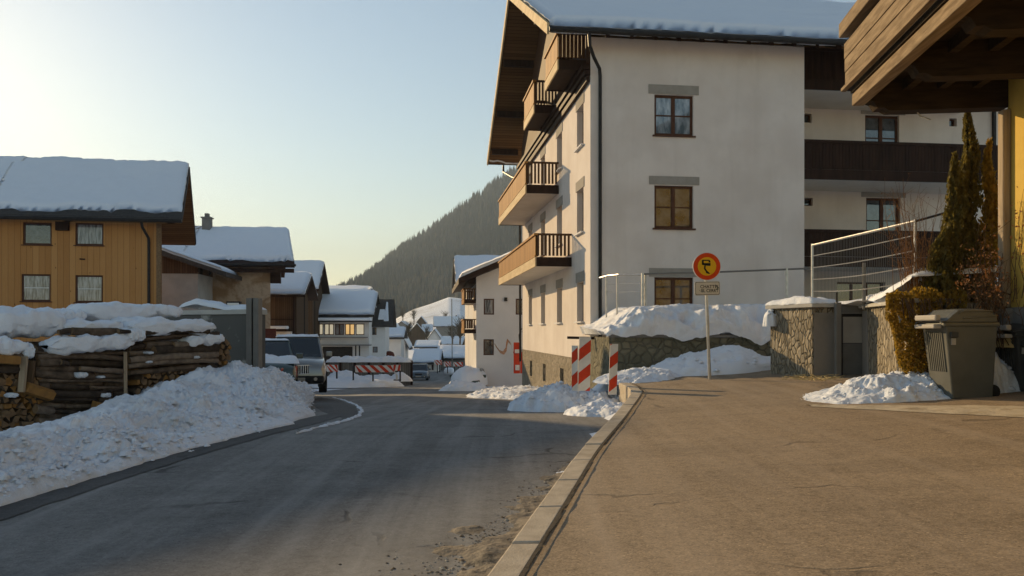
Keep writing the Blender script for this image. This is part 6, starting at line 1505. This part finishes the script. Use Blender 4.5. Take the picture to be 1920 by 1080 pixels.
def twigs(name, label, base, n, seed, spread, hmin, hmax, mat, rad=.007, leaves=0, leafm='dryleaf', lean=(0, 0), branches=4, ls=.03):
    rr = random.Random(seed); b = Vector(base); t = thing(name, label, 'shrub', b); mb = MB(); tips = []
    for k in range(n):
        h = rr.uniform(hmin, hmax); a = rr.random()*2*PI; s = spread*rr.random(); p0 = b+Vector((rr.gauss(0, .12), rr.gauss(0, .12), -.1)); p3 = p0+Vector((s*math.cos(a)+lean[0]*h, s*math.sin(a)*.6+lean[1]*h, h)); p1 = p0.lerp(p3, .4)+Vector((rr.gauss(0, .04), rr.gauss(0, .04), .05)); p2 = p0.lerp(p3, .75)+Vector((rr.gauss(0, .03), 0, .04))
        mb.tube([p0, p1, p2, p3], [rad, rad*.8, rad*.55, rad*.3], 4)
        for q in range(branches):
            f_ = rr.uniform(.3, .95); c = p0.lerp(p3, f_); d = Vector((rr.gauss(0, 1), rr.gauss(0, 1), rr.uniform(.4, 1.6))).normalized()*h*rr.uniform(.08, .22); mb.tube([c, c+d], [rad*.5, rad*.2], 3); tips += [c+d, c+d*.5]
    mb.build('twigs', M[mat], t)
    if leaves:
        mb = MB(); pts = [rr.choice(tips)+Vector((rr.gauss(0, .03), rr.gauss(0, .03), rr.gauss(0, .03))) for _ in range(leaves)]; leaf_faces(mb, pts, ls, rr); mb.build('leaves', M[leafm], t)
twigs('dry_shrub', 'tall bare reddish shrub with thin upright twigs in front of the mesh fence', W(1722, 570, 12.9), 46, 21, .55, .9, 2.2, 'twig', .006, 220, ls=.014, lean=(-.08, 0))
twigs('dry_shrub', 'leafy red-brown shrub glittering in the sun between the cypress and the yellow house', W(1852, 590, 11.9), 26, 22, .35, .5, 1.35, 'stem', .007, 700, ls=.028)
twigs('dry_shrub', 'low tangle of bare stems behind the grey bin, left of the concrete block', W(1868, 640, 11.6), 24, 23, .5, .4, 1.1, 'stem', .008, 60, ls=.03, lean=(-.3, 0))
cl = thing('climbing_vine', 'thin brown vine climbing the corner post and wall of the yellow house', 'vine', PY(.3, zpl, .1)); rr = random.Random(5); mb = MB(); tips = []
for k in range(9):
    t_ = rr.uniform(-.1, .9); z = zpl+rr.uniform(-.1, .2); pts = [PY(t_, z, .05)]; 
    for q in range(7): t_ += rr.gauss(0, .07); z += rr.uniform(.1, .28); pts.append(PY(t_, z, .035 if t_ > .16 else .33)); tips.append(pts[-1])
    mb.tube(pts, [.008-.0009*i for i in range(8)], 4)
mb.build('stems', M['stem'], cl)
mb = MB(); leaf_faces(mb, [rr.choice(tips)+Vector((rr.gauss(0, .05), rr.gauss(0, .05), rr.gauss(0, .06))) for _ in range(110)], .03, rr); mb.build('leaves', M['dryleaf'], cl)

# ------------------------------------------------------------------ made-up tall block, unseen beyond the left edge, added to shade the road
E0, E1 = Vector((-63.9+0, 87.3-3.0)), Vector((-66.6, 97.7))
S1 = Vector((-2.8, 4.9))+Vector((.836, -.548))*.8; S2 = Vector((1.25, 11.2))+Vector((.836, -.548))*.8; LH = Vector((-math.sin(math.radians(SUN_AZ)), math.cos(math.radians(SUN_AZ)))); LL = 88.0
E0 = S1+LH*LL; E1 = S2+LH*LL; ZH = .1+LL*math.tan(math.radians(SUN_EL)); dE = (E1-E0).normalized()
ang = math.degrees(math.atan2(dE.y, dE.x))-90; E00 = E0-dE*9
FH = Fr(E1.x, E1.y, ang)                     # u to the right of its long side, v along the shading edge
ht = thing('shade_block', 'unseen tall white block with window rows, added on the left to shade the road', 'shade_block', FH.p(-15, -9, -3))
mb = MB(); ln = (E1-E00).length
PH = [Plane(FH.p(-30, -ln, 0)[:2], FH.p(0, -ln, 0)[:2]), Plane(FH.p(0, -ln, 0)[:2], FH.p(0, 0, 0)[:2]), Plane(FH.p(0, 0, 0)[:2], FH.p(-30, 0, 0)[:2]), Plane(FH.p(-30, 0, 0)[:2], FH.p(-30, -ln, 0)[:2])]
hh0 = [(2+i*4, 3.4+i*4, 1+j*3.1, 2.6+j*3.1) for i in range(7) for j in range(8)]
hh1 = [(2+i*3.4, 3.4+i*3.4, 1+j*3.1, 2.6+j*3.1) for i in range(4) for j in range(8)]
wall(mb, PH[0], 0, 30, -6, ZH, hh0, .15); wall(mb, PH[1], 0, ln, -6, ZH, hh1, .15); wall(mb, PH[2], 0, 30, -6, ZH); wall(mb, PH[3], 0, ln, -6, ZH); mb.build('wall', M['plaster2'], ht)
for h in hh0: window(PH[0], h, ht, .14, .09, 1, 0, pane='glass_dark')
for h in hh1: window(PH[1], h, ht, .14, .09, 1, 0, pane='glass_dark')
mb = MB(); mb.hexa([FH.p(-30, -ln, ZH), FH.p(0, -ln, ZH), FH.p(0, 0, ZH), FH.p(-30, 0, ZH), FH.p(-22, -ln, ZH+1), FH.p(-8, -ln, ZH+1), FH.p(-8, 0, ZH+1), FH.p(-22, 0, ZH+1)]); mb.build('roof', M['tile'], ht)

mb = MB(); a, z = PR.px(1862, 300); PR.box(mb, a-.05, a+.05, 1, 10, .002, .1); mb.build('downpipe', M['dark'], bw)

# ------------------------------------------------------------------ haze
mb = MB(); mb.box(-3500, 4200, -350, 5200, -60, 520); hz = mb.build('haze', [])
hm = bpy.data.materials.new('haze'); hm.use_nodes = True; nt = hm.node_tree; nt.nodes.remove(nt.nodes['Principled BSDF']); pv = nt.nodes.new('ShaderNodeVolumePrincipled')
pv.inputs['Color'].default_value = (.66, .82, 1.0, 1); pv.inputs['Density'].default_value = .00022; pv.inputs['Anisotropy'].default_value = .15
nt.links.new(pv.outputs[0], nt.nodes['Material Output'].inputs['Volume']); hz.data.materials.clear(); hz.data.materials.append(hm); hz['kind'] = 'stuff'; hz['label'] = 'thin pale winter haze filling the valley air'; hz['category'] = 'haze'
SC.cycles.volume_max_steps = 64; SC.cycles.volume_bounces = 0
